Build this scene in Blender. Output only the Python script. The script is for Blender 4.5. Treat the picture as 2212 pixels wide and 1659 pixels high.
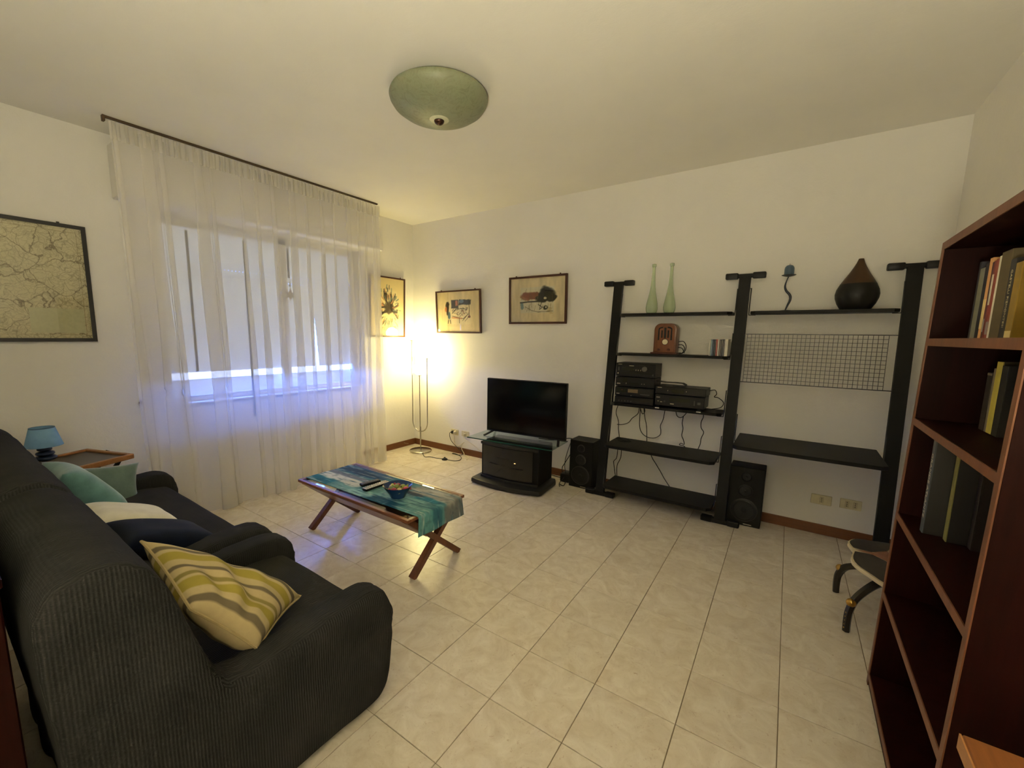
import bpy, bmesh, math, random
import numpy as np
from math import sin, cos, pi, radians
from mathutils import Matrix, Vector, noise, Euler

scene = bpy.context.scene
for o in list(bpy.data.objects):
    bpy.data.objects.remove(o)
COL = scene.collection
rng = random.Random(7)

# ------------------------------------------------------------------ camera
W, H, L = 4.612, 2.701, 4.45          # room: x 0..W, y -L..0, z 0..H
YAW, PITCH, ROLL = 0.6191, -0.1405, -0.0137
cd = bpy.data.cameras.new('camera')
cam = bpy.data.objects.new('camera', cd)
COL.objects.link(cam)
cam.location = (3.896, -3.750, 1.396)
Rm = Matrix.Rotation(YAW, 3, 'Z') @ Matrix.Rotation(PITCH, 3, 'X') @ Matrix.Rotation(ROLL, 3, 'Y')
cam.rotation_euler = (Rm @ Matrix.Rotation(radians(90), 3, 'X')).to_euler()
cd.sensor_fit = 'HORIZONTAL'
cd.sensor_width = 36
cd.lens = 909.5 / 2212 * 36
cd.shift_x = (1106 - 1064.17) / 2212
cd.shift_y = (853.6 - 829.5) / 2212
cd.clip_start = 0.02
scene.camera = cam

# ------------------------------------------------------------------ world, light levels, exposure
SKY = 75.0
LAMP = 36.0
FILL_LIGHT = 325.0  # strength of the added fill behind the camera
LAMP_COL = (1.0, 0.84, 0.36)
wd = bpy.data.worlds.new('sky')
scene.world = wd
wd.use_nodes = True
wt = wd.node_tree
wn = wt.nodes['Background']
wtc = wt.nodes.new('ShaderNodeTexCoord')
wsp = wt.nodes.new('ShaderNodeSeparateXYZ')
wrp = wt.nodes.new('ShaderNodeValToRGB')
wmp = wt.nodes.new('ShaderNodeMath')
wmp.operation = 'MULTIPLY_ADD'
wmp.inputs[1].default_value = .5
wmp.inputs[2].default_value = .5
wt.links.new(wtc.outputs['Generated'], wsp.inputs[0])
wt.links.new(wsp.outputs[2], wmp.inputs[0])
wt.links.new(wmp.outputs[0], wrp.inputs[0])
wrp.color_ramp.elements[0].position = .485
wrp.color_ramp.elements[0].color = (.030, .038, .062, 1)        # ground in open daylight
wrp.color_ramp.elements[1].position = .515
wrp.color_ramp.elements[1].color = (.08, .21, 1.0, 1)       # blue sky
wt.links.new(wrp.outputs[0], wn.inputs[0])
wn.inputs[1].default_value = SKY
vs = scene.view_settings
vs.view_transform = 'Standard'
vs.look = 'None'
vs.gamma = 1
vs.use_curve_mapping = False
vs.exposure = 0.25

# ------------------------------------------------------------------ materials
MAT = {}


def s2l(c):
    return tuple((v / 12.92 if v <= .04045 else ((v + .055) / 1.055) ** 2.4) for v in c)


def rgb(r, g, b):
    return s2l((r / 255, g / 255, b / 255)) + (1,)


class NT:
    def __init__(self, name):
        self.m = bpy.data.materials.new(name)
        self.m.use_nodes = True
        self.t = self.m.node_tree
        self.n = self.t.nodes
        self.b = self.n['Principled BSDF']
        self.out = self.n['Material Output']

    def node(self, typ, **kw):
        n = self.n.new(typ)
        for k, v in kw.items():
            if k[0] == '_':
                n.inputs[k[1:].replace('_', ' ')].default_value = v
            else:
                setattr(n, k, v)
        return n

    def link(self, a, b):
        self.t.links.new(a, b)

    def coord(self, scale=(1, 1, 1), kind='Object'):
        tc = self.node('ShaderNodeTexCoord')
        mp = self.node('ShaderNodeMapping')
        mp.inputs['Scale'].default_value = scale
        self.link(tc.outputs[kind], mp.inputs[0])
        return mp.outputs[0]

    def ramp(self, fac, stops):
        r = self.node('ShaderNodeValToRGB')
        el = r.color_ramp.elements
        while len(el) < len(stops):
            el.new(.5)
        for e, (p, c) in zip(el, stops):
            e.position = p
            e.color = c
        self.link(fac, r.inputs[0])
        return r.outputs[0]

    def noise(self, vec, scale, detail=4, rough=.55, dist=0):
        n = self.node('ShaderNodeTexNoise')
        n.inputs['Scale'].default_value = scale
        n.inputs['Detail'].default_value = detail
        n.inputs['Roughness'].default_value = rough
        n.inputs['Distortion'].default_value = dist
        self.link(vec, n.inputs['Vector'])
        return n.outputs[0]

    def math(self, op, a, b=None, c=None):
        n = self.node('ShaderNodeMath', operation=op)
        for i, v in enumerate((a, b, c)):
            if v is None:
                continue
            if isinstance(v, (int, float)):
                n.inputs[i].default_value = v
            else:
                self.link(v, n.inputs[i])
        return n.outputs[0]

    def mix(self, fac, a, b, blend='MIX'):
        n = self.node('ShaderNodeMix', data_type='RGBA', blend_type=blend)
        for i, v in ((0, fac), (6, a), (7, b)):
            if isinstance(v, (int, float, tuple)):
                n.inputs[i].default_value = v
            else:
                self.link(v, n.inputs[i])
        return n.outputs[2]

    def bump(self, h, strength, dist):
        n = self.node('ShaderNodeBump')
        n.inputs['Strength'].default_value = strength
        n.inputs['Distance'].default_value = dist
        self.link(h, n.inputs['Height'])
        self.link(n.outputs[0], self.b.inputs['Normal'])


def plain(name, col, rough=.5, metal=0, var=.08, scale=30, spec=.5, stretch=(1, 1, 1), emit=None):
    """one colour with a little procedural variation"""
    if name in MAT:
        return MAT[name]
    t = NT(name)
    v = t.coord(stretch)
    f = t.noise(v, scale)
    a = tuple(max(0, c * (1 - var)) for c in col[:3]) + (1,)
    b = tuple(min(1, c * (1 + var)) for c in col[:3]) + (1,)
    t.link(t.ramp(f, ((.3, a), (.7, b))), t.b.inputs['Base Color'])
    t.b.inputs['Roughness'].default_value = rough
    t.b.inputs['Metallic'].default_value = metal
    t.b.inputs['Specular IOR Level'].default_value = spec
    if emit:
        t.b.inputs['Emission Color'].default_value = emit[0]
        t.b.inputs['Emission Strength'].default_value = emit[1]
    MAT[name] = t.m
    return t.m


def wood(name, c1, c2, rough=.4, axis=0, scale=9, bump=.05, spec=.4):
    t = NT(name)
    sc = [14, 14, 14]
    sc[axis] = 1.2
    v = t.coord(tuple(sc))
    f = t.noise(v, scale / 6, 6, .65, .6)
    f2 = t.noise(v, scale, 3, .6, .2)
    g = t.math('ADD', t.math('MULTIPLY', f, .7), t.math('MULTIPLY', f2, .3))
    t.link(t.ramp(g, ((.32, c1), (.68, c2))), t.b.inputs['Base Color'])
    t.b.inputs['Roughness'].default_value = rough
    t.b.inputs['Specular IOR Level'].default_value = spec
    t.bump(g, bump, .002)
    MAT[name] = t.m
    return t.m


def mat_plaster(name, col, strength=.35):
    t = NT(name)
    v = t.coord()
    big = t.noise(v, 1.3, 5, .6)
    mid = t.noise(v, 26, 4, .6)
    fine = t.noise(v, 90, 3, .6)
    a = tuple(c * .94 for c in col[:3]) + (1,)
    t.link(t.ramp(big, ((.3, a), (.7, col))), t.b.inputs['Base Color'])
    t.b.inputs['Roughness'].default_value = .85
    t.b.inputs['Specular IOR Level'].default_value = .2
    h = t.math('ADD', t.math('MULTIPLY', mid, .8), t.math('MULTIPLY', fine, .35))
    t.bump(h, strength, .006)
    return t.m


def mat_tile():
    t = NT('glazed_tile')
    v = t.coord()
    oi = t.node('ShaderNodeObjectInfo')
    off = t.node('ShaderNodeVectorMath', operation='ADD')
    comb = t.node('ShaderNodeCombineXYZ')
    r7 = t.math('MULTIPLY', oi.outputs['Random'], 37.0)
    t.link(r7, comb.inputs[0])
    t.link(t.math('MULTIPLY', oi.outputs['Random'], 91.0), comb.inputs[1])
    t.link(v, off.inputs[0])
    t.link(comb.outputs[0], off.inputs[1])
    p = off.outputs[0]
    cloud = t.noise(p, 9, 6, .65, 1.2)
    vein = t.noise(p, 30, 5, .7, 2.6)
    base = t.ramp(cloud, ((.3, rgb(208, 194, 172)), (.72, rgb(232, 223, 206))))
    vm = t.ramp(vein, ((.28, (1, 1, 1, 1)), (.40, (0, 0, 0, 1))))
    c = t.mix(t.math('MULTIPLY', vm, .62), base, rgb(176, 144, 118))
    vm2 = t.ramp(t.noise(p, 55, 4, .7, 1.5), ((.62, (0, 0, 0, 1)), (.74, (1, 1, 1, 1))))
    c = t.mix(t.math('MULTIPLY', vm2, .5), c, rgb(186, 160, 134))
    tint = t.math('MULTIPLY_ADD', oi.outputs['Random'], .06, .96)
    hv = t.node('ShaderNodeHueSaturation')
    t.link(tint, hv.inputs['Value'])
    t.link(c, hv.inputs['Color'])
    t.link(hv.outputs[0], t.b.inputs['Base Color'])
    t.b.inputs['Roughness'].default_value = .23
    t.b.inputs['Specular IOR Level'].default_value = .45
    t.bump(t.noise(v, 160, 2, .5), .06, .001)
    return t.m


def mat_knit(name, c1, c2):
    """ribbed stretch cover: ribs follow x on front and back faces, y on the flanks"""
    t = NT(name)
    tc = t.node('ShaderNodeTexCoord')
    geo = t.node('ShaderNodeNewGeometry')
    sp = t.node('ShaderNodeSeparateXYZ')
    t.link(tc.outputs['Object'], sp.inputs[0])
    sn = t.node('ShaderNodeSeparateXYZ')
    t.link(geo.outputs['True Normal'], sn.inputs[0])
    nx = t.math('GREATER_THAN', t.math('ABSOLUTE', sn.outputs[0]), .72)
    kx = t.math('SINE', t.math('MULTIPLY', sp.outputs[0], 780))
    ky = t.math('SINE', t.math('MULTIPLY', sp.outputs[1], 780))
    kz = t.math('SINE', t.math('MULTIPLY', sp.outputs[2], 1500))
    rib = t.math('ADD', t.math('MULTIPLY', ky, nx), t.math('MULTIPLY', kx, t.math('SUBTRACT', 1.0, nx)))
    h = t.math('ADD', rib, t.math('MULTIPLY', kz, .25))
    f = t.noise(tc.outputs['Object'], 5, 4)
    base = t.ramp(f, ((.3, c1), (.7, c2)))
    d = t.math('MULTIPLY_ADD', rib, .22, .78)
    cc = t.node('ShaderNodeCombineColor')
    for i in range(3):
        t.link(d, cc.inputs[i])
    t.link(t.mix(1.0, base, cc.outputs[0], 'MULTIPLY'), t.b.inputs['Base Color'])
    t.b.inputs['Roughness'].default_value = .9
    t.b.inputs['Specular IOR Level'].default_value = .1
    t.b.inputs['Sheen Weight'].default_value = .06
    t.b.inputs['Sheen Roughness'].default_value = .5
    t.b.inputs['Sheen Tint'].default_value = c2
    t.bump(h, .5, .0022)
    MAT[name] = t.m
    return t.m


def mat_cloth(name, c1, c2, weave=900, rough=.9, sheen=.2):
    t = NT(name)
    v = t.coord()
    f = t.noise(v, 14, 5)
    t.link(t.ramp(f, ((.3, c1), (.7, c2))), t.b.inputs['Base Color'])
    t.b.inputs['Roughness'].default_value = rough
    t.b.inputs['Specular IOR Level'].default_value = .1
    t.b.inputs['Sheen Weight'].default_value = sheen
    t.bump(t.noise(v, weave / 4, 2), .3, .002)
    MAT[name] = t.m
    return t.m


def mat_glass(name, tint, rough=.0, transp=.75, gloss=(1, 1, 1, 1)):
    """thin glass: clear transmission plus fresnel reflection"""
    t = NT(name)
    tr = t.node('ShaderNodeBsdfTransparent')
    tr.inputs[0].default_value = tint
    gl = t.node('ShaderNodeBsdfGlossy')
    gl.inputs['Color'].default_value = gloss
    gl.inputs['Roughness'].default_value = rough
    lw = t.node('ShaderNodeLayerWeight')
    lw.inputs[0].default_value = .5
    mx = t.node('ShaderNodeMixShader')
    v = t.coord()
    f5 = t.math('POWER', lw.outputs['Facing'], 5.0)
    base = t.math('MULTIPLY_ADD', t.noise(v, 4), .006, .032)
    t.link(t.math('MULTIPLY_ADD', f5, .85, base), mx.inputs[0])
    t.link(tr.outputs[0], mx.inputs[1])
    t.link(gl.outputs[0], mx.inputs[2])
    t.link(mx.outputs[0], t.out.inputs[0])
    MAT[name] = t.m
    return t.m


def mat_sheer(name, col, clear=.42):
    t = NT(name)
    v = t.coord()
    tr = t.node('ShaderNodeBsdfTransparent')
    df = t.node('ShaderNodeBsdfDiffuse')
    tl = t.node('ShaderNodeBsdfTranslucent')
    mx0 = t.node('ShaderNodeMixShader')
    mx1 = t.node('ShaderNodeMixShader')
    weave = t.noise(v, 120, 3, .7)
    cc = t.ramp(weave, ((.3, tuple(c * .9 for c in col[:3]) + (1,)), (.7, col)))
    t.link(cc, df.inputs[0])
    t.link(cc, tl.inputs[0])
    mx0.inputs[0].default_value = .38
    t.link(df.outputs[0], mx0.inputs[1])
    t.link(tl.outputs[0], mx0.inputs[2])
    t.link(t.math('MULTIPLY_ADD', weave, -.16, 1.0 - clear + .08), mx1.inputs[0])
    t.link(tr.outputs[0], mx1.inputs[1])
    t.link(mx0.outputs[0], mx1.inputs[2])
    t.link(mx1.outputs[0], t.out.inputs[0])
    MAT[name] = t.m
    return t.m


def mat_paint(name, rough=.8, fabric=False):
    """flat print held in a colour attribute"""
    t = NT(name)
    a = t.node('ShaderNodeVertexColor', layer_name='print')
    v = t.coord()
    f = t.noise(v, 60, 4)
    m = t.math('MULTIPLY_ADD', f, .16, .92)
    cc = t.node('ShaderNodeCombineColor')
    for i in range(3):
        t.link(m, cc.inputs[i])
    t.link(t.mix(1.0, a.outputs[0], cc.outputs[0], 'MULTIPLY'), t.b.inputs['Base Color'])
    t.b.inputs['Roughness'].default_value = rough
    t.b.inputs['Specular IOR Level'].default_value = .15
    if fabric:
        t.bump(t.noise(v, 300, 2), .3, .001)
    MAT[name] = t.m
    return t.m


def mat_map():
    t = NT('road_map_paper')
    v = t.coord()
    nz = t.node('ShaderNodeTexNoise')
    nz.inputs['Scale'].default_value = 9
    nz.inputs['Detail'].default_value = 6
    t.link(v, nz.inputs['Vector'])
    sc = t.node('ShaderNodeVectorMath', operation='SCALE')
    sc.inputs['Scale'].default_value = .16
    t.link(nz.outputs[1], sc.inputs[0])
    ad = t.node('ShaderNodeVectorMath', operation='ADD')
    t.link(v, ad.inputs[0])
    t.link(sc.outputs[0], ad.inputs[1])
    p = ad.outputs[0]

    def lines(scale, w):
        vo = t.node('ShaderNodeTexVoronoi', feature='DISTANCE_TO_EDGE')
        vo.inputs['Scale'].default_value = scale
        t.link(p, vo.inputs['Vector'])
        return t.ramp(vo.outputs[0], ((0, (1, 1, 1, 1)), (w, (0, 0, 0, 1))))
    base = t.ramp(t.noise(v, 4, 4), ((.35, rgb(205, 196, 160)), (.7, rgb(214, 203, 168))))
    city = t.ramp(t.noise(v, 5, 5, .6), ((.52, (0, 0, 0, 1)), (.75, (1, 1, 1, 1))))
    c = t.mix(t.math('MULTIPLY', lines(42, .12), .34), base, rgb(120, 104, 70))
    c = t.mix(t.math('MULTIPLY', lines(90, .2), t.math('MULTIPLY', city, .5)), c, rgb(108, 92, 60))
    c = t.mix(t.math('MULTIPLY', lines(15, .05), .5), c, rgb(104, 84, 52))
    c = t.mix(t.math('MULTIPLY', lines(5.5, .022), .85), c, rgb(92, 72, 44))
    t.link(c, t.b.inputs['Base Color'])
    t.b.inputs['Roughness'].default_value = .7
    MAT['road_map_paper'] = t.m
    return t.m


M_WALL = mat_plaster('wall_plaster', (.84, .81, .75, 1), .4)
M_CEIL = mat_plaster('ceiling_plaster', (.84, .81, .74, 1), .15)
M_TILE = mat_tile()
M_GROUT = plain('grout', rgb(122, 104, 78), .9)
M_BASEB = wood('baseboard_wood', rgb(86, 50, 26), rgb(118, 72, 38), .45, 0)
M_BASEY = wood('baseboard_wood_y', rgb(86, 50, 26), rgb(118, 72, 38), .45, 1)
M_WHITE = plain('white_lacquer', rgb(226, 222, 210), .4)
M_SHUT = plain('shutter_plastic', rgb(206, 212, 208), .5)
_t = M_SHUT.node_tree                                     # thin plastic slats let a trace of daylight through
_tl = _t.nodes.new('ShaderNodeBsdfTranslucent')
_tl.inputs[0].default_value = (.215, .145, .078, 1)
_ad = _t.nodes.new('ShaderNodeAddShader')
_o = _t.nodes['Material Output']
_t.links.new(_t.nodes['Principled BSDF'].outputs[0], _ad.inputs[0])
_t.links.new(_tl.outputs[0], _ad.inputs[1])
_t.links.new(_ad.outputs[0], _o.inputs[0])
M_BLACKW = plain('black_stained_wood', rgb(15, 14, 11), .55, 0, .15, 8, .2, (1, 9, 9))
M_BLACKP = plain('black_plastic', rgb(14, 13, 12), .45, spec=.3)
M_BLACKM = plain('black_metal', rgb(22, 21, 20), .4)
M_DGREY = plain('charcoal_plastic', rgb(34, 33, 29), .45, spec=.35)
M_SCREEN = plain('dark_screen', rgb(8, 8, 8), .12, spec=.5)
M_CHROME = plain('brushed_chrome', rgb(190, 186, 178), .22, 1)
M_GLOBE = plain('lit_opal_glass', rgb(255, 250, 240), .3, emit=(LAMP_COL + (1,), LAMP))
M_WALNUT = wood('walnut_wood', rgb(96, 56, 34), rgb(142, 90, 58), .35, 0)
M_WALNUTL = wood('walnut_wood_leg', rgb(78, 44, 28), rgb(112, 68, 44), .4, 2)
M_GLASS = mat_glass('clear_glass', (.975, .98, .97, 1))
M_SMOKE = mat_glass('smoked_glass', (.16, .16, .14, 1), .05)
M_GREENG = mat_glass('green_shelf_glass', (.74, .83, .78, 1), .02)
M_EDGEG = plain('green_glass_edge', rgb(20, 70, 56), .2)
M_KNIT = mat_knit('ribbed_slipcover', rgb(40, 40, 38), rgb(53, 52, 50))
M_SEAT = mat_knit('ribbed_seat_cover', rgb(44, 43, 39), rgb(57, 55, 50))
M_SHEER = mat_sheer('sheer_curtain', (.95, .92, .85, 1), .54)
M_SHEER2 = mat_sheer('sheer_curtain_header', (.90, .87, .80, 1), .34)
M_TEAL = mat_cloth('teal_velvet', rgb(84, 124, 124), rgb(106, 148, 146), sheen=.5)
M_GTEAL = mat_cloth('grey_green_velvet', rgb(84, 104, 98), rgb(104, 124, 116), sheen=.5)
M_WHITEC = mat_cloth('cream_cotton', rgb(214, 208, 188), rgb(230, 225, 206))
M_NAVY = mat_cloth('navy_velvet', rgb(7, 13, 26), rgb(11, 19, 36), sheen=.04)
M_MAHO = wood('mahogany', rgb(22, 5, 2), rgb(36, 9, 5), .5, 2, spec=.08)
M_MAHOE = wood('mahogany_edge', rgb(92, 54, 32), rgb(118, 72, 44), .5, 2)
M_PINE = wood('honey_wood', rgb(104, 60, 26), rgb(134, 82, 40), .45, 1)
M_PINEL = wood('honey_wood_edge', rgb(150, 100, 54), rgb(176, 124, 74), .5, 0)
M_OAK = wood('light_oak', rgb(128, 84, 46), rgb(158, 110, 66), .4, 0)
M_PRINT = mat_paint('printed_paper')
M_CLOTHP = mat_paint('printed_cloth', .85, True)
M_STRIPE = mat_paint('striped_cotton', .9, True)
M_MAP = mat_map()
M_FRAMEB = plain('black_frame', rgb(20, 17, 16), .4)
M_FRAMEW = wood('dark_frame_wood', rgb(58, 30, 18), rgb(82, 46, 28), .4, 0)
M_IVORY = plain('ivory_plastic', rgb(206, 196, 160), .4)
M_HOLE = plain('socket_dark', rgb(60, 52, 40), .6)
M_WCORD = plain('white_cord', rgb(214, 204, 176), .5)

# ------------------------------------------------------------------ mesh helpers


class MB:
    def __init__(self):
        self.bm = bmesh.new()

    def box(self, x0, x1, y0, y1, z0, z1, bevel=0, seg=1, mtx=None):
        r = bmesh.ops.create_cube(self.bm, size=1)
        vs_ = r['verts']
        for v in vs_:
            v.co = Vector(((x0 + x1) / 2 + v.co.x * (x1 - x0), (y0 + y1) / 2 + v.co.y * (y1 - y0), (z0 + z1) / 2 + v.co.z * (z1 - z0)))
        if mtx:
            for v in vs_:
                v.co = mtx @ v.co
        if bevel:
            es = list({e for v in vs_ for e in v.link_edges})
            bmesh.ops.bevel(self.bm, geom=es, offset=bevel, segments=seg, affect='EDGES', profile=.5)
        return self

    def prism(self, pts, a0, a1, axis='x', bevel=0, seg=1):
        """outline pts in the plane normal to axis, pulled from a0 to a1"""
        def P(u, v, a):
            return {'x': (a, u, v), 'y': (u, a, v), 'z': (u, v, a)}[axis]
        A = [self.bm.verts.new(P(u, v, a0)) for u, v in pts]
        B = [self.bm.verts.new(P(u, v, a1)) for u, v in pts]
        n = len(pts)
        fs = [self.bm.faces.new(A), self.bm.faces.new(B[::-1])]
        for i in range(n):
            fs.append(self.bm.faces.new((A[i], B[i], B[(i + 1) % n], A[(i + 1) % n])))
        bmesh.ops.recalc_face_normals(self.bm, faces=fs)
        if bevel:
            es = list({e for f in fs[:2] for e in f.edges})
            bmesh.ops.bevel(self.bm, geom=es, offset=bevel, segments=seg, affect='EDGES', profile=.5)
        return self

    def lathe(self, prof, c=(0, 0, 0), n=32, cap=True, mtx=None):
        rings = []
        for r, z in prof:
            ring = []
            for k in range(n):
                a = 2 * pi * k / n
                p = Vector((c[0] + r * cos(a), c[1] + r * sin(a), c[2] + z))
                ring.append(self.bm.verts.new(mtx @ p if mtx else p))
            rings.append(ring)
        for A, B in zip(rings, rings[1:]):
            for k in range(n):
                self.bm.faces.new((A[k], A[(k + 1) % n], B[(k + 1) % n], B[k]))
        if cap:
            self.bm.faces.new(rings[0][::-1])
            self.bm.faces.new(rings[-1])
        return self

    def sphere(self, c, r, n=24, m=14, sz=1):
        prof = [(max(1e-4, r * sin(pi * i / m)), -r * sz * cos(pi * i / m)) for i in range(m + 1)]
        return self.lathe(prof, c, n)

    def tube(self, pts, r, n=8, smooth=True, sub=6, closed=False):
        pts = [Vector(p) for p in pts]
        if smooth and len(pts) > 2:
            out = []
            N = len(pts)
            for i in range(N - 1):
                p0, p1, p2, p3 = pts[max(0, i - 1)], pts[i], pts[i + 1], pts[min(N - 1, i + 2)]
                for k in range(sub):
                    t = k / sub
                    out.append(.5 * ((2 * p1) + (-p0 + p2) * t + (2 * p0 - 5 * p1 + 4 * p2 - p3) * t * t + (-p0 + 3 * p1 - 3 * p2 + p3) * t ** 3))
            out.append(pts[-1])
            pts = out
        rad = r if callable(r) else (lambda t: r)
        prev = None
        rings = []
        up = Vector((0, 0, 1))
        for i, p in enumerate(pts):
            d = (pts[min(i + 1, len(pts) - 1)] - pts[max(i - 1, 0)]).normalized()
            if prev is None:
                u = d.cross(up)
                if u.length < 1e-3:
                    u = d.cross(Vector((1, 0, 0)))
            else:
                u = prev - d * prev.dot(d)
                if u.length < 1e-4:
                    u = d.cross(up)
            u.normalize()
            prev = u
            w = d.cross(u)
            rr = rad(i / (len(pts) - 1))
            rings.append([self.bm.verts.new(p + (u * cos(2 * pi * k / n) + w * sin(2 * pi * k / n)) * rr) for k in range(n)])
        for A, B in zip(rings, rings[1:]):
            for k in range(n):
                self.bm.faces.new((A[k], A[(k + 1) % n], B[(k + 1) % n], B[k]))
        self.bm.faces.new(rings[0][::-1])
        self.bm.faces.new(rings[-1])
        return self

    def beam(self, a, b, w, t, side=(0, 1, 0)):
        """rectangular bar from a to b; w across `side`, t across the other"""
        a, b = Vector(a), Vector(b)
        d = (b - a).normalized()
        s = Vector(side)
        s = (s - d * s.dot(d)).normalized()
        q = d.cross(s)
        vs_ = []
        for p in (a, b):
            for i, j in ((-1, -1), (1, -1), (1, 1), (-1, 1)):
                vs_.append(self.bm.verts.new(p + s * i * w / 2 + q * j * t / 2))
        fs = [self.bm.faces.new(f) for f in ((vs_[0:4]), (vs_[4:8]))]
        for k in range(4):
            fs.append(self.bm.faces.new((vs_[k], vs_[(k + 1) % 4], vs_[4 + (k + 1) % 4], vs_[4 + k])))
        bmesh.ops.recalc_face_normals(self.bm, faces=fs)
        return self

    def build(self, name, mat, parent=None, smooth=40, world=True, fix=True):
        if fix:
            bmesh.ops.recalc_face_normals(self.bm, faces=self.bm.faces)
        me = bpy.data.meshes.new(name)
        self.bm.to_mesh(me)
        self.bm.free()
        return link_mesh(name, me, mat, parent, smooth, world)


def root_of(o):
    while o.parent:
        o = o.parent
    return o


def link_mesh(name, me, mat, parent=None, smooth=40, world=True):
    o = bpy.data.objects.new(name, me)
    COL.objects.link(o)
    if mat:
        me.materials.clear()
        me.materials.append(mat)
    if smooth:
        me.shade_smooth()
        me.set_sharp_from_angle(angle=radians(smooth))
    if parent:
        o.parent = parent
        if world:
            r = root_of(parent)
            me.transform(Matrix.Translation(-r.location))
    return o


def tag(o, label=None, cat=None, group=None, kind=None):
    for k, v in (('label', label), ('category', cat), ('group', group), ('kind', kind)):
        if v:
            o[k] = v
    return o


def thing(name, label, cat, loc=(0, 0, 0), group=None, rot=None, kind=None):
    o = bpy.data.objects.new(name, None)
    COL.objects.link(o)
    o.location = loc
    o.empty_display_size = .05
    if rot is not None:
        o.rotation_euler = rot
    return tag(o, label, cat, group, kind)


def solo(o, label, cat, group=None):
    """a thing that is a single mesh: move its origin to its base"""
    me = o.data
    co = np.empty(len(me.vertices) * 3)
    me.vertices.foreach_get('co', co)
    co = co.reshape(-1, 3)
    c = Vector(((co[:, 0].min() + co[:, 0].max()) / 2, (co[:, 1].min() + co[:, 1].max()) / 2, co[:, 2].min()))
    me.transform(Matrix.Translation(-c))
    o.location = c
    return tag(o, label, cat, group)


def struct(o):
    o['kind'] = 'structure'
    return o


def evaluated(me, mods):
    o = bpy.data.objects.new('tmp', me)
    COL.objects.link(o)
    for typ, kw in mods:
        m = o.modifiers.new(typ, typ)
        for k, v in kw.items():
            setattr(m, k, v)
    dg = bpy.context.evaluated_depsgraph_get()
    out = bpy.data.meshes.new_from_object(o.evaluated_get(dg))
    bpy.data.objects.remove(o)
    return out


def soft(mb, voxel, iters, wrinkle=None, factor=.5):
    me = bpy.data.meshes.new('tmp')
    bmesh.ops.recalc_face_normals(mb.bm, faces=mb.bm.faces)
    mb.bm.to_mesh(me)
    mb.bm.free()
    me = evaluated(me, [('REMESH', dict(mode='VOXEL', voxel_size=voxel)), ('SMOOTH', dict(iterations=iters, factor=factor))])
    if wrinkle:
        me.calc_loop_triangles()
        ns = [v.normal.copy() for v in me.vertices]
        for v, n in zip(me.vertices, ns):
            v.co += n * wrinkle(v.co, n)
    return me


def text_mesh(name, body, size, mat, parent, mtx, extrude=.0004):
    cu = bpy.data.curves.new(name, 'FONT')
    cu.body = body
    cu.size = size
    cu.extrude = extrude
    cu.align_x = 'CENTER'
    cu.align_y = 'CENTER'
    o = bpy.data.objects.new('tmp', cu)
    COL.objects.link(o)
    dg = bpy.context.evaluated_depsgraph_get()
    me = bpy.data.meshes.new_from_object(o.evaluated_get(dg))
    bpy.data.objects.remove(o)
    me.transform(mtx)
    return link_mesh(name, me, mat, parent, 0)


def axes(o, x, y, z):
    """matrix with given axes and origin"""
    m = Matrix.Identity(4)
    for i, a in enumerate((x, y, z)):
        a = Vector(a)
        for k in range(3):
            m[k][i] = a[k]
    for k in range(3):
        m[k][3] = o[k]
    return m


def grid_mesh(name, nu, nv, pos, colour=None, closed=False):
    """grid of (nu+1)*(nv+1) points; pos(u,v)->xyz ; colour array (nv+1,nu+1,3) sRGB"""
    V = [pos(i / nu, j / nv) for j in range(nv + 1) for i in range(nu + 1)]
    F = []
    for j in range(nv):
        for i in range(nu):
            a = j * (nu + 1) + i
            F.append((a, a + 1, a + nu + 2, a + nu + 1))
    me = bpy.data.meshes.new(name)
    me.from_pydata(V, [], F)
    if colour is not None:
        at = me.color_attributes.new('print', 'FLOAT_COLOR', 'POINT')
        c = np.clip(np.asarray(colour, float).reshape(-1, 3), 0, 1)
        lin = np.where(c <= .04045, c / 12.92, ((c + .055) / 1.055) ** 2.4)
        at.data.foreach_set('color', np.c_[lin, np.ones(len(lin))].ravel())
    return me


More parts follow.
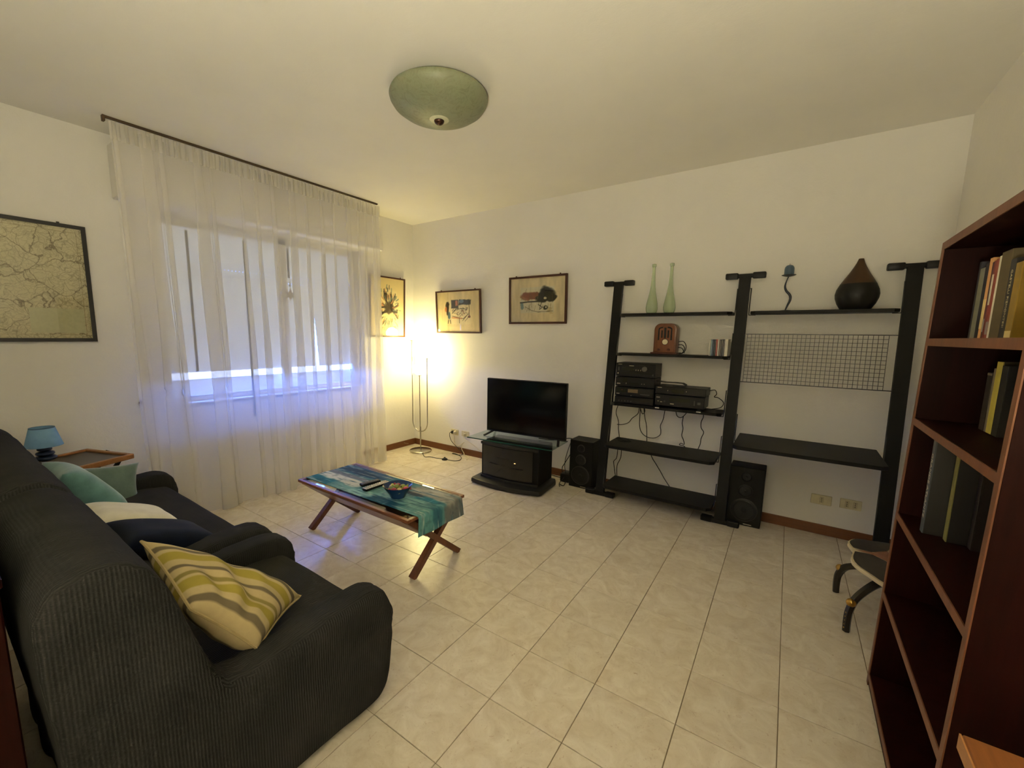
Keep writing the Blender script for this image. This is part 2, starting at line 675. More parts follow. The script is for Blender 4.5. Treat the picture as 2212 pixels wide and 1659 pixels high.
# numpy painting ------------------------------------------------------
class Paint:
    def __init__(self, nu, nv, bg, seed=1, asp=1.0):
        self.nu, self.nv = nu, nv
        self.u, self.v = np.meshgrid(np.linspace(0, 1, nu + 1), np.linspace(0, 1, nv + 1))
        self.a = np.ones((nv + 1, nu + 1, 3)) * (np.array(bg) / 255)
        self.rs = np.random.RandomState(seed)
        self.asp = asp

    def nz(self, fu, fv, octv=3):
        out = 0
        amp = 1
        tot = 0
        for o in range(octv):
            ku, kv = max(2, int(fu * 2 ** o)), max(2, int(fv * 2 ** o))
            g = self.rs.rand(kv + 2, ku + 2)
            x = self.u * ku
            y = self.v * kv
            xi = np.clip(x.astype(int), 0, ku)
            yi = np.clip(y.astype(int), 0, kv)
            fx, fy = x - xi, y - yi
            fx = fx * fx * (3 - 2 * fx)
            fy = fy * fy * (3 - 2 * fy)
            out = out + amp * ((g[yi, xi] * (1 - fx) + g[yi, xi + 1] * fx) * (1 - fy) + (g[yi + 1, xi] * (1 - fx) + g[yi + 1, xi + 1] * fx) * fy)
            tot += amp
            amp *= .55
        return out / tot

    def blend(self, m, col):
        m = np.clip(m, 0, 1)[..., None]
        self.a = self.a * (1 - m) + (np.array(col) / 255) * m

    def line(self, pts, w, col, al=1.0, soft_=.35):
        d = np.full(self.u.shape, 9.0)
        for (x0, y0), (x1, y1) in zip(pts, pts[1:]):
            ax, ay = (self.u - x0) * self.asp, self.v - y0
            bx, by = (x1 - x0) * self.asp, y1 - y0
            t = np.clip((ax * bx + ay * by) / max(1e-9, bx * bx + by * by), 0, 1)
            d = np.minimum(d, np.hypot(ax - t * bx, ay - t * by))
        self.blend(al * np.clip((w - d) / (w * soft_) + 0.0, 0, 1), col)

    def blob(self, c, ru, rv, col, al=1.0, rough=.5, f=8, edge=.25):
        n = self.nz(f, f)
        d = np.hypot((self.u - c[0]) / ru, (self.v - c[1]) / rv) + (n - .5) * rough * 2
        self.blend(al * np.clip((1 - d) / edge, 0, 1), col)

    def rect(self, u0, u1, v0, v1, col, al=1.0, e=.02, rough=.0, f=10):
        du = (self.nz(f, f) - .5) * rough if rough else 0
        dv = (self.nz(f, f) - .5) * rough if rough else 0
        m = np.clip((self.u - u0 + du) / e, 0, 1) * np.clip((u1 - self.u + du) / e, 0, 1) * np.clip((self.v - v0 + dv) / e, 0, 1) * np.clip((v1 - self.v + dv) / e, 0, 1)
        self.blend(m * al, col)


# ================================================================== SETTING
SC = 0.307
T0 = (2.4352, -1.9542)
TH = 0.0094


def clip_poly(poly, x0, x1, y0, y1):
    for ax, lim, sgn in ((0, x0, 1), (0, x1, -1), (1, y0, 1), (1, y1, -1)):
        out = []
        for i, p in enumerate(poly):
            q = poly[(i + 1) % len(poly)]
            a, b = (p[ax] - lim) * sgn, (q[ax] - lim) * sgn
            if a >= 0:
                out.append(p)
            if a * b < 0:
                t = a / (a - b)
                out.append((p[0] + t * (q[0] - p[0]), p[1] + t * (q[1] - p[1])))
        poly = out
        if len(poly) < 3:
            return None
    return poly


floor = struct(MB().box(-.02, W + .02, -L - .02, .02, -.10, -.004).build('floor', M_GROUT, None, 0))
ct, st_ = cos(TH), sin(TH)
g2 = .0014
full = None
for i in range(-9, 9):
    for j in range(-8, 10):
        def loc(a, b):
            return (T0[0] + SC * (a * ct + b * st_), T0[1] + SC * (a * st_ - b * ct))
        gg = g2 / SC
        quad = [loc(i + gg, j + 1 - gg), loc(i + 1 - gg, j + 1 - gg), loc(i + 1 - gg, j + gg), loc(i + gg, j + gg)]
        poly = clip_poly(quad, .001, W - .001, -L + .001, -.001)
        if not poly:
            continue
        ar = abs(sum(p[0] * q[1] - q[0] * p[1] for p, q in zip(poly, poly[1:] + poly[:1]))) / 2
        if ar < .0004:
            continue
        cx, cy = loc(i + .5, j + .5)
        is_full = len(poly) == 4 and all(abs(p[0] - q[0]) + abs(p[1] - q[1]) < 1e-6 for p, q in zip(poly, quad))
        if is_full and full is not None:
            o = bpy.data.objects.new('tile', full)
            COL.objects.link(o)
        else:
            mb = MB()
            mb.prism([(x - cx, y - cy) for x, y in poly], -.006, 0.0, 'z', .0012)
            mb.bm.faces.ensure_lookup_table()
            o = mb.build('tile', M_TILE, None, 0)
            if is_full:
                full = o.data
        o.parent = floor
        o.location = (cx, cy, rng.uniform(-.0003, .0002))

ceiling = struct(MB().box(-.02, W + .02, -L - .02, .02, H, H + .12).build('ceiling', M_CEIL, None, 0))
struct(MB().box(-.3, W + .15, 0, .15, -.1, H + .12).build('wall_back', M_WALL, None, 0))
struct(MB().box(W, W + .15, -L - .15, 0, -.1, H + .12).build('wall_right', M_WALL, None, 0))
struct(MB().box(-.3, W, -L - .15, -L, -.1, H + .12).build('wall_front', M_WALL, None, 0))
# left wall with the window opening
WY0, WY1, WZ0, WZ1 = -2.60, -.74, .83, 2.30
mb = MB()
mb.box(-.3, 0, -L, WY0, -.1, H + .12)
mb.box(-.3, 0, WY1, 0, -.1, H + .12)
mb.box(-.3, 0, WY0, WY1, -.1, WZ0)
mb.box(-.3, 0, WY0, WY1, WZ1, H + .12)
struct(mb.build('wall_left', M_WALL, None, 0))
struct(MB().box(.013, W - .013, -.013, 0, 0, .074, .003).build('baseboard_back', M_BASEB, None, 0))
struct(MB().box(0, .013, -L, -2.82, 0, .074, .003).box(0, .013, -.80, 0, 0, .074, .003).build('baseboard_left', M_BASEY, None, 0))
struct(MB().box(W - .013, W, -L, 0, 0, .074, .003).build('baseboard_right', M_BASEY, None, 0))

# window: frame, two sashes, panes, roller shutter of slats
win = thing('window_1', None, None, (-.1, (WY0 + WY1) / 2, WZ0), kind='structure')
mb = MB()
for a in ((WY0, WY1, WZ0, WZ0 + .03), (WY0, WY1, WZ1 - .04, WZ1), (WY0, WY0 + .04, WZ0, WZ1), (WY1 - .04, WY1, WZ0, WZ1)):
    mb.box(-.155, -.085, a[0], a[1], a[2], a[3], .004)
mb.build('window_frame', M_WHITE, win)
MIDY = -1.575
for y0, y1 in ((WY0 + .04, MIDY - .002), (MIDY + .002, WY1 - .04)):
    mb = MB()
    z0, z1 = WZ0 + .03, WZ1 - .04
    for a in ((y0, y1, z0, z0 + .012), (y0, y1, z1 - .05, z1), (y0, y0 + .035, z0, z1), (y1 - .035, y1, z0, z1)):
        mb.box(-.14, -.10, a[0], a[1], a[2], a[3], .003)
    s = mb.build('sash', M_WHITE, win)
    MB().box(-.122, -.118, y0 + .03, y1 - .03, z0 + .012, z1 - .045).build('glass_pane', M_GLASS, s)
# slats: the lowest ends 35 mm above the sill; near y=-1.2 the slats have slipped apart into a wedge
zs = WZ0 + .003
SLOT = 1.022
k = 0
while zs < WZ1:
    if SLOT - .05 < zs < SLOT + .02:
        zs = SLOT + .032
    z1 = zs + .0535
    gapw = max(0, .055 * (1 - (zs + .025 - SLOT) / .56)) if zs > SLOT else 0
    edges = [(WY0 + .002, WY1 - .002)] if gapw < .004 else [(WY0 + .002, -1.205 - gapw * .35), (-1.205 + gapw * .65, WY1 - .002)]
    for a, b in edges:
        MB().prism([(-.226, zs), (-.217, zs), (-.212, zs + .012), (-.212, z1 - .012), (-.217, z1 + .0014), (-.226, z1 + .0014), (-.230, z1 - .012), (-.230, zs + .012)], a, b, 'y').build('slat', M_SHUT, win, 25)
    zs += .0545
    if abs(zs - 1.945) < .027 or abs(zs - 1.89) < .02:
        # one open row: little bridges leave dots of daylight
        mb = MB()
        y = WY0 + .002
        y_open0, y_open1 = (-2.1, -1.2) if zs > 1.92 else (-1.5, -1.2)
        while y < WY1 - .03:
            y2 = min(y + .024, WY1 - .002)
            if not (y_open0 < y < y_open1):
                y2 = min(y + .030, WY1 - .002)
            mb.box(-.226, -.218, y, y2, zs - .002, zs + .0054)
            y += .030
        mb.build('slat_joint', M_SHUT, win, 0)
        zs += .0036
struct(MB().box(-.30, .02, WY0 - .0, WY1 + .0, WZ0 - .03, WZ0 - .0001, .004).build('trim_1', M_WHITE, None, 0))
# daylight enters only through the shutter gaps: portal for the sky light
pl = bpy.data.lights.new('sky_portal', 'AREA')
pl.shape = 'RECTANGLE'
pl.size = WZ1 - WZ0
pl.size_y = WY1 - WY0
pl.cycles.is_portal = True
po = bpy.data.objects.new('sky_portal', pl)
po.location = (-.26, (WY0 + WY1) / 2, (WZ0 + WZ1) / 2)
po.rotation_euler = (0, radians(-90), 0)
COL.objects.link(po)

# roller-shutter box under the ceiling
sb = MB().box(.001, .17, -2.80, -.60, 2.285, 2.63, .006).build('shutter_box', M_WALL, None, 0)
solo(sb, 'long off-white roller shutter box boxed in above the window behind the curtain', 'shutter box')
# sheer blind inside the window: dark ladder cords
bl = thing('blind', 'flat sheer window blind with thin dark cords behind the curtain', 'blind', (-.04, -1.6, 1.0))
mb = MB()
for y in (-2.385, -1.968, -1.59, -1.215):
    z0 = {-2.385: 1.08, -1.968: .66, -1.59: 1.9, -1.215: .82}[y]
    MB().box(.018, .022, y - .009, y + .009, z0, 2.16, 0).build('dark_cord', M_BLACKP, bl, 0)
MB().box(.021, .024, -2.386, -.84, .808, .820).build('dark_cord', plain('grey_cord', rgb(104, 98, 92), .7), bl, 0)
MB().tube([(.02, -.836, 2.28), (.02, -.84, .815), (.02, -.842, .815)], .004, 6, False).build('white_cord', M_WCORD, bl)
MB().tube([(.02, -1.22, .82), (.02, -1.215, .5), (.02, -1.215, .499)], .003, 6, False).build('white_cord', M_WCORD, bl)
MB().box(.014, .026, -2.42, -.80, 2.26, 2.285, .003).build('head_rail', M_WHITE, bl, 0)
# star hanging behind the curtain
st = thing('star_ornament', 'small six-pointed brown star ornament hanging in the window', 'ornament', (.03, -1.585, 1.70))
pts = []
for kk in range(12):
    r = .055 if kk % 2 == 0 else .028
    pts.append((-1.587 + r * sin(pi * kk / 6), 1.745 + r * cos(pi * kk / 6)))
MB().prism(pts, .028, .032, 'x').build('star', plain('star_wood', rgb(92, 66, 40), .6), st, 0)
MB().prism([(-1.587 + (y + 1.587) * .55, 1.745 + (z - 1.745) * .55) for y, z in pts], .0321, .034, 'x').build('star_inlay', M_IVORY, st, 0)
MB().tube([(.03, -1.585, 1.79), (.03, -1.585, 1.9), (.03, -1.588, 2.26)], .0015, 5, False).build('thread', M_BLACKP, st)
for kk in range(8):
    a = 2 * pi * kk / 8
    MB().sphere((.03, -1.587 + .078 * sin(a), 1.745 + .082 * cos(a)), .008, 8, 6).build('bead', plain('star_wood', rgb(92, 66, 40)), st)

# ------------------------------------------------------------------ curtain
cur = thing('curtain', 'long sheer off-white curtain hanging from ceiling to floor over the window', 'curtain', (.3, -1.8, .01))
CY0, CY1 = -2.855, -.765
folds = [(-2.83, .022, .8), (-2.68, .05, .8), (-2.60, .022, .5), (-2.385, .05, 1.0), (-2.30, .02, .5), (-2.10, .018, .5), (-1.99, .024, .7), (-1.86, .03, .9), (-1.69, .042, 1.0), (-1.56, .02, .6),
         (-1.42, .026, .6), (-1.30, .016, .4), (-1.14, .045, 1.0), (-1.02, .022, .7), (-.93, .02, .5), (-.83, .03, .8)]


def curtain_path(z):
    """plan of the curtain at height z: flat runs with omega folds"""
    t = 1 - z / 2.66                     # 0 at the top, 1 at the floor
    P = []
    y = CY0
    drift = .05 * t
    sway = .012 * sin(6 * z)

    def Q(yy, d):
        f = (yy - CY0) / (CY1 - CY0)
        y2 = yy + drift * (1 - f) * .9 + .02 * t * (f > .8)
        base = .305 + .022 * sin(yy * 9.5 + 1.3) * (.3 + t) + .012 * sin(yy * 23) * t + sway * .3 + .03 * t * math.exp(-((yy + 2.3) / .12) ** 2)
        P.append((base + d, y2))
    last = CY0
    for yk, h, dd in folds:
        hh = 1.35 * h * (.45 + .55 * min(1, t * 1.6 + .1)) * (1 + .15 * sin(z * 3 + yk * 7))
        d = .042 * dd * (.3 + .9 * min(1, t * 1.4 + .1))
        if yk - hh * 1.3 > last + .02:
            Q((last + yk - hh * 1.3) / 2, 0)
        Q(yk - hh * 1.15, 0)
        Q(yk + hh * .55, d * .25)
        Q(yk + hh * .72, d * .75)
        Q(yk, d)
        Q(yk - hh * .72, d * .75)
        Q(yk - hh * .55, d * .25)
        Q(yk + hh * 1.15, 0)
        last = yk + hh * 1.15
    Q(CY1, 0)
    # Catmull-Rom
    out = []
    N = len(P)
    for i in range(N - 1):
        p0, p1, p2, p3 = P[max(0, i - 1)], P[i], P[i + 1], P[min(N - 1, i + 2)]
        for kk in range(4):
            s = kk / 4
            out.append(tuple(.5 * (2 * b + (c - a) * s + (2 * a - 5 * b + 4 * c - e) * s * s + (-a + 3 * b - 3 * c + e) * s ** 3) for a, b, c, e in zip(p0, p1, p2, p3)))
    out.append(P[-1])
    return out


# the number of points must not depend on z: always add the flat-run point
def curtain_mesh(name, zs_, off=0.0):
    rows = []
    for z in zs_:
        rows.append([(x + off, y, z) for x, y in curtain_path(z)])
    n = min(len(r) for r in rows)
    res = []
    for r in rows:                       # resample to one common count
        idx = np.linspace(0, len(r) - 1, 460)
        a = np.array(r)
        lo = np.floor(idx).astype(int)
        hi = np.minimum(lo + 1, len(r) - 1)
        f = (idx - lo)[:, None]
        res.append(a[lo] * (1 - f) + a[hi] * f)
    nu, nv = 459, len(zs_) - 1
    return grid_mesh(name, nu, nv, lambda u, v: tuple(res[int(round(v * nv))][int(round(u * nu))]))


ZT = 2.655
zl = list(np.linspace(.012, ZT, 44))
_cp = curtain_path


def _fixed(z):
    t = 1 - z / 2.66
    return _cp(z)


me = curtain_mesh('cloth', zl)
link_mesh('cloth', me, M_SHEER, cur, 180)
# gathered header tape: many small pleats
hm = grid_mesh('header_tape', 520, 4, lambda u, v: (.318 + .012 * sin(u * 330 + 2 * sin(u * 41)) * (1 - .5 * abs(v - .5)), CY0 + u * (CY1 - CY0) + .004 * sin(u * 610), 2.575 + v * .105))
link_mesh('header_tape', hm, M_SHEER2, cur, 180)
link_mesh('hem', curtain_mesh('hem', [.010, .05, .09, .125], .003), M_SHEER, cur, 180)
rail = thing('curtain_rail', 'thin dark brown curtain track fixed to the ceiling', 'curtain rail', (.32, -1.8, 2.68))
MB().box(.308, .330, -2.875, -.79, 2.688, H - .0005, .002).build('track', plain('brown_track', rgb(74, 56, 34), .5), rail, 0)
MB().box(.304, .334, -2.887, -2.873, 2.665, H - .0005, .002).build('end_stop', plain('brown_track', rgb(74, 56, 34)), rail, 0)
hk = thing('tieback_hook', 'small dark curtain tieback hook on the wall left of the curtain', 'hook', (0, -2.757, .86))
MB().tube([(.001, -2.757, .87), (.035, -2.757, .872), (.05, -2.757, .885), (.048, -2.757, .90)], .006, 8).build('hook_arm', M_FRAMEW, hk)
MB().lathe([(.014, 0), (.014, .006)], n=14, mtx=axes((.0005, -2.757, .87), (0, 1, 0), (0, 0, 1), (1, 0, 0))).build('rosette', M_FRAMEW, hk)

# ================================================================== FURNITURE: sofa and armchair


def arm_outline(yf=-2.745):
    d = yf + 2.745
    return [(-3.62, .012), (-2.81 + d, .012), (-2.775 + d, .06), (-2.757 + d, .16), (-2.748 + d, .34), (-2.765 + d, .412), (-2.80 + d, .452), (-2.86 + d, .466), (-3.02, .460), (-3.20, .444), (-3.31, .444), (-3.42, .50), (-3.6, .55)]


BACK = [(-3.60, .012), (-3.628, .25), (-3.645, .45), (-3.664, .7), (-3.662, .81), (-3.63, .868), (-3.56, .894), (-3.50, .880), (-3.455, .838), (-3.428, .775), (-3.40, .66), (-3.365, .54), (-3.325, .42), (-3.29, .3), (-3.28, .012)]


def knit_wrinkle(x0, x1):
    def f(co, n):
        w = .004 * noise.noise(co * 5) + .0016 * noise.noise(co * 17)
        # gathers on the front of the arms and where arm meets back
        near = max(0, 1 - abs(co.y + 2.80) / .14) * max(0, 1 - abs(co.z - .36) / .16)
        w += near * .006 * sin(co.x * 150 + 6 * co.z * 10)
        scoop = max(0, 1 - abs(co.y + 3.33) / .13) * max(0, 1 - abs(co.z - .47) / .14)
        w += scoop * .005 * sin((co.z * 1.6 + co.y) * 150)
        return w
    return f


def couch(name, label, cat, x0, x1, armw):
    t = thing(name, label, cat, ((x0 + x1) / 2, -3.2, 0))
    mb = MB()
    mb.prism(arm_outline(), x0, x0 + armw)
    mb.prism(arm_outline(), x1 - armw, x1)
    mb.prism(BACK, x0 + .008, x1 - .008)
    mb.prism([(-3.5, .012), (-2.84, .012), (-2.835, .28), (-3.5, .28)], x0 + .02, x1 - .02)
    me = soft(mb, .017, 7, knit_wrinkle(x0, x1))
    link_mesh('slipcover', me, M_KNIT, t, 180)
    mb = MB()
    mb.prism([(-3.335, .20), (-2.815, .20), (-2.79, .24), (-2.79, .345), (-2.82, .382), (-2.95, .398), (-3.15, .386), (-3.335, .368)], x0 + armw - .012, x1 - armw + .012)
    me = soft(mb, .017, 8, lambda co, n: .003 * noise.noise(co * 6))
    link_mesh('seat', me, M_SEAT, t, 180)
    return t


AX0, AX1 = 1.925, 2.735
SX0, SX1 = .435, 1.885
couch('armchair', 'charcoal ribbed slipcovered armchair nearest the camera', 'armchair', AX0, AX1, .12)
couch('sofa', 'charcoal ribbed slipcovered two-seat sofa beyond the armchair', 'sofa', SX0, SX1, .14)


def pillow(name, label, mat, centre, xa, na, w, h, t, n=30, wr=.006, paint=None, pinch=.10, piping=None, quad=None):
    xa = Vector(xa).normalized()
    na = Vector(na)
    na = (na - xa * na.dot(xa)).normalized()
    ya = na.cross(xa)
    m = axes(centre, xa, ya, na)
    if quad:
        qa, qb, qc, qd = (Vector(q) for q in quad)
        qn = (qc - qa).cross(qd - qb).normalized()
        if qn.dot(na) < 0:
            qn = -qn

        class QM:
            def __matmul__(self, p):
                a, b = p.x / w + .5, p.y / h + .5
                return qa * (1 - a) * (1 - b) + qb * a * (1 - b) + qc * a * b + qd * (1 - a) * b + qn * p.z
        m = QM()
    V = []
    C = []
    F = []

    def add(sgn):
        base = len(V)
        for j in range(n + 1):
            for i in range(n + 1):
                u, v = 2 * i / n - 1, 2 * j / n - 1
                x = w / 2 * u * (1 - pinch * (1 - v * v) * abs(u))
                y = h / 2 * v * (1 - pinch * (1 - u * u) * abs(v))
                th = t / 2 * (max(0, (1 - u ** 4) * (1 - v ** 4)) ** .55)
                z = sgn * th
                p = Vector((x, y, z))
                ed = (1 - u ** 4) * (1 - v ** 4)
                p.z += ed * wr * noise.noise(Vector((x * 9, y * 9, centre[0] * 7 + sgn)))
                V.append(tuple(m @ p))
                if paint:
                    C.append(paint(u, v))
        for j in range(n):
            for i in range(n):
                a = base + j * (n + 1) + i
                f = (a, a + 1, a + n + 2, a + n + 1)
                F.append(f if sgn > 0 else f[::-1])
    add(1)
    add(-1)
    me = bpy.data.meshes.new(name)
    me.from_pydata(V, [], F)
    if paint:
        at = me.color_attributes.new('print', 'FLOAT_COLOR', 'POINT')
        lin = np.array([s2l(tuple(np.array(c) / 255)) for c in C])
        at.data.foreach_set('color', np.c_[lin, np.ones(len(lin))].ravel())
    bm = bmesh.new()
    bm.from_mesh(me)
    bmesh.ops.remove_doubles(bm, verts=bm.verts, dist=.0008)
    bm.to_mesh(me)
    bm.free()
    t_ = thing('cushion', label, 'cushion', centre, 'loose cushions on the sofa and armchair')
    link_mesh('cushion_cover', me, mat, t_, 180)
    if piping:
        pts = []
        for kk in range(80):
            s = kk / 80 * 4
            e = int(s)
            f = 2 * (s - e) - 1
            u, v = ((f, -1), (1, f), (-f, 1), (-1, -f))[e]
            x = w / 2 * u * (1 - pinch * (1 - v * v) * abs(u))
            y = h / 2 * v * (1 - pinch * (1 - u * u) * abs(v))
            pts.append(m @ Vector((x, y, 0)))
        pts.append(pts[0])
        MB().tube(pts, .0045, 6, False).build('piping', piping, t_)
    return t_


pillow('cushion', 'light teal velvet cushion at the far end of the sofa', M_TEAL, (.865, -3.250, .535), (1, .05, .02), (.12, .80, .58), .40, .40, .16)
pillow('cushion', 'grey-green cushion wedged between the far sofa arm and the teal cushion', M_GTEAL, (.640, -3.16, .480), (-.1, 1, -.16), (.95, .1, .3), .40, .26, .10)
pillow('cushion', 'cream cushion lying on the sofa behind the navy cushion', M_WHITEC, (1.255, -3.17, .462), (1, 0, .03), (0, .38, .92), .36, .38, .12)
pillow('cushion', 'dark navy velvet cushion leaning by the near sofa arm', M_NAVY, (1.605, -3.135, .455), (1, .02, .02), (.06, .36, .92), .40, .40, .12)


def stripes(u, v):
    s = 1 - (v + 1) / 2
    cream, grey, yel, olive = (178, 160, 118), (104, 94, 72), (152, 138, 62), (128, 116, 66)
    bands = ((0, .06, cream), (.06, .12, grey), (.12, .2, cream), (.2, .32, yel), (.32, .36, cream), (.36, .41, olive), (.41, .5, cream), (.5, .55, grey), (.55, .62, cream), (.62, .75, yel), (.75, .8, cream), (.8, .86, grey), (.86, 1.01, cream))
    for a, b, c in bands:
        if a <= s < b:
            return c
    return cream


pillow('cushion', 'yellow and cream striped cushion lying in the armchair', M_STRIPE, (2.46, -3.235, .56), (.23, .42, -.33), (.62, .16, .74), .52, .40, .13, 60, .030, stripes, .06, plain('piping_cord', rgb(160, 142, 98), .9), ((2.215, -3.36, .715), (2.49, -2.985, .43), (2.645, -3.215, .440), (2.605, -3.36, .635)))

# ------------------------------------------------------------------ side tray table with lamp
A = Vector((.035, -2.925))
B = Vector((.455, -2.937))
D = Vector((.62, -3.36))      # direction of the long edge from B
lx = Vector((.17, -.44)).normalized()
px_ = Vector((-lx.y, lx.x))
if px_.dot(A - B) > 0:
    px_ = -px_
side = thing('tray_table', 'small wooden tray table with dark inlay standing beyond the sofa', 'side table', (.3, -3.2, 0))
LEN, WID = .37, .42
O = Vector((.455, -2.937))


def tray_pt(a, b, z):
    p = O + lx * a - px_ * b
    return (p.x, p.y, z)


# keep the tray inside the room: short side along -px_
def tray_box(a0, a1, b0, b1, z0, z1):
    mb = MB()
    vs_ = [mb.bm.verts.new(tray_pt(a, b, z)) for z in (z0, z1) for a, b in ((a0, b0), (a1, b0), (a1, b1), (a0, b1))]
    for f in ((0, 1, 2, 3), (7, 6, 5, 4), (0, 4, 5, 1), (1, 5, 6, 2), (2, 6, 7, 3), (3, 7, 4, 0)):
        mb.bm.faces.new([vs_[q] for q in f])
    bmesh.ops.recalc_face_normals(mb.bm, faces=mb.bm.faces)
    bmesh.ops.bevel(mb.bm, geom=list(mb.bm.edges), offset=.003, segments=1, affect='EDGES')
    return mb


tray_box(.02, LEN - .02, .02, WID - .02, .578, .592).build('tray_panel', plain('dark_tray_inlay', rgb(50, 40, 32), .35), side, 0)
for q in ((0, LEN, 0, .026), (0, LEN, WID - .026, WID), (0, .026, .026, WID - .026), (LEN - .026, LEN, .026, WID - .026)):
    tray_box(q[0], q[1], q[2], q[3], .572, .604).build('tray_rim', M_OAK, side, 0)
for xl in (.10, .385):
    for y0, y1 in ((-2.99, -3.33), (-3.33, -2.99)):
        MB().beam((xl, y0, .008), (xl, y1, .574), .022, .016 if y0 > -3.1 else .0155, (0, 0, 1)).build('leg', M_BLACKW, side, 0)

tl = thing('table_lamp', 'small blue table lamp with stacked-pebble base on the tray table', 'lamp', (.245, -3.275, .604))
tl.location.x = .235
tl.location.y = -3.305
LXY = tl.location.copy()
c0 = (LXY.x, LXY.y, .604)
M_BLUEC = plain('navy_ceramic', rgb(30, 44, 70), .3)
for r, z, h_, dx in ((.052, .0, .034, 0), (.043, .031, .03, .004), (.034, .058, .026, -.003)):
    prof = [(max(.001, r * (1 - abs(2 * i / 8 - 1) ** 2.6) ** .5), h_ * i / 8) for i in range(9)]
    MB().lathe(prof, (c0[0] + dx, c0[1], c0[2] + z), 24).build('pebble', M_BLUEC, tl)
MB().lathe([(.010, .082), (.010, .10)], c0, 12).build('neck', M_CHROME, tl)
M_BLUES = mat_cloth('blue_shade', rgb(112, 152, 190), rgb(128, 168, 204), sheen=0)
mb = MB()
mb.lathe([(.086, .092), (.056, .205), (.054, .205), (.084, .092), (.086, .092)], c0, 40, False)
mb.build('lamp_shade', M_BLUES, tl)
MB().lathe([(.0575, .196), (.0565, .206), (.0545, .206)], c0, 40, False).build('shade_trim', plain('shade_band', rgb(54, 84, 120), .7), tl)

# ------------------------------------------------------------------ coffee table
TX0, TX1, TY0, TY1, TZ = 1.160, 2.258, -2.236, -1.748, .385
tb = thing('coffee_table', 'low walnut coffee table with glass top and crossed legs', 'coffee table', ((TX0 + TX1) / 2, (TY0 + TY1) / 2, 0))
fw = .022
for a in ((TX0, TX1, TY0, TY0 + fw, 0), (TX0, TX1, TY1 - fw, TY1, 0), (TX0, TX0 + fw, TY0 + fw, TY1 - fw, 1), (TX1 - fw, TX1, TY0 + fw, TY1 - fw, 1)):
    MB().box(a[0], a[1], a[2], a[3], TZ - .018, TZ, .0015).build('top_rail', M_WALNUT, tb, 0)
MB().box(TX0 + fw, TX1 - fw, TY0 + fw, TY1 - fw, TZ - .009, TZ - .002).build('glass_top', mat_glass('table_glass', (.90, .92, .86, 1), .02), tb, 0)
ym = (TY0 + TY1) / 2
yfm = -1.975
for s_, ye in ((-1, TY0), (1, TY1)):
    q = [(ye, TZ - .018), (ye - s_ * .026, TZ - .018), (ym + s_ * .028, .212), (ym + s_ * .045, .198)]
    mb = MB()
    mb.prism(q, TX0 + .055, TX1 - .055)
    mb.build('side_apron', M_WALNUT, tb, 0)
for xe in (TX0 + .035, TX1 - .035):
    for s_ in (-1, 1):
        off = -.009 if s_ < 0 else .009
        MB().beam((xe, yfm + s_ * .202, .004), (xe, ym - s_ * .215, TZ - .02), .034, .036 if s_ > 0 else .0355, (0, 0, 1)).build('leg', M_WALNUTL, tb, 0)
# runner
NU, NV = 200, 72
P = Paint(NU, NV, (92, 138, 140), 5, 3.0)
navy, teal, lteal, grey, white, dteal = (38, 78, 112), (34, 106, 126), (122, 166, 166), (112, 114, 128), (206, 208, 206), (24, 72, 92)
P.rect(-.1, .42, .62, 1.1, navy, .95, .06, .12)
P.rect(-.1, .40, .46, .66, grey, .9, .05, .10)
P.rect(-.1, .36, .25, .50, white, .95, .05, .14)
P.rect(-.1, .20, -.1, .24, teal, .95, .03, .10)
P.rect(.20, .34, .22, .46, (214, 206, 178), .9, .03, .08)
P.rect(.22, .52, -.1, .24, lteal, .8, .05, .12)
P.rect(.40, .64, .52, 1.1, (48, 106, 126), .95, .06, .12)
P.rect(.34, .46, .50, .74, (120, 126, 134), .5, .06, .2)
P.rect(.50, .76, -.1, .22, dteal, .9, .05, .16)
P.rect(.48, .86, .20, .56, (126, 172, 170), .85, .05, .14)
P.rect(.60, .98, .60, 1.1, (152, 150, 138), .95, .04, .12)
P.rect(.70, .90, .46, .64, teal, .85, .04, .12)
P.rect(.86, 1.1, -.1, .46, (88, 142, 142), .9, .04, .10)
P.rect(.90, 1.1, .30, .52, (44, 92, 108), .8, .04, .14)
P.rect(.90, 1.1, .54, 1.1, (110, 112, 112), .9, .03, .10)
for c_, u_, v_, w_, h_ in ((white, .10, .36, .14, .10), ((196, 198, 190), .30, .34, .10, .14), (dteal, .60, .10, .16, .12), ((150, 196, 192), .44, .12, .10, .12), ((176, 172, 158), .74, .82, .12, .12), ((64, 66, 72), .68, .62, .10, .06), ((36, 60, 84), .18, .80, .16, .14), ((70, 96, 120), .34, .92, .14, .08)):
    P.blob((u_, v_), w_, h_, c_, .85, .55, 9, .3)
n1 = P.nz(9, 26)
P.blend(np.clip((n1 - .60) * 6, 0, 1) * .75, (44, 84, 104))
n2 = P.nz(8, 30)
P.blend(np.clip((n2 - .63) * 6, 0, 1) * .7, (196, 200, 192))
n3 = P.nz(40, 12)
P.blend(np.clip((n3 - .58) * 5, 0, 1) * .25, (30, 50, 66))
for uc in (.36, .66, .82):
    P.line([(uc, 0), (uc + .01, 1)], .006, (190, 214, 208), .35, .9)
RX0, RX1, RY0, RY1 = 1.172, 2.262, -2.186, -1.812
flat, drop = RX1 - RX0, .125


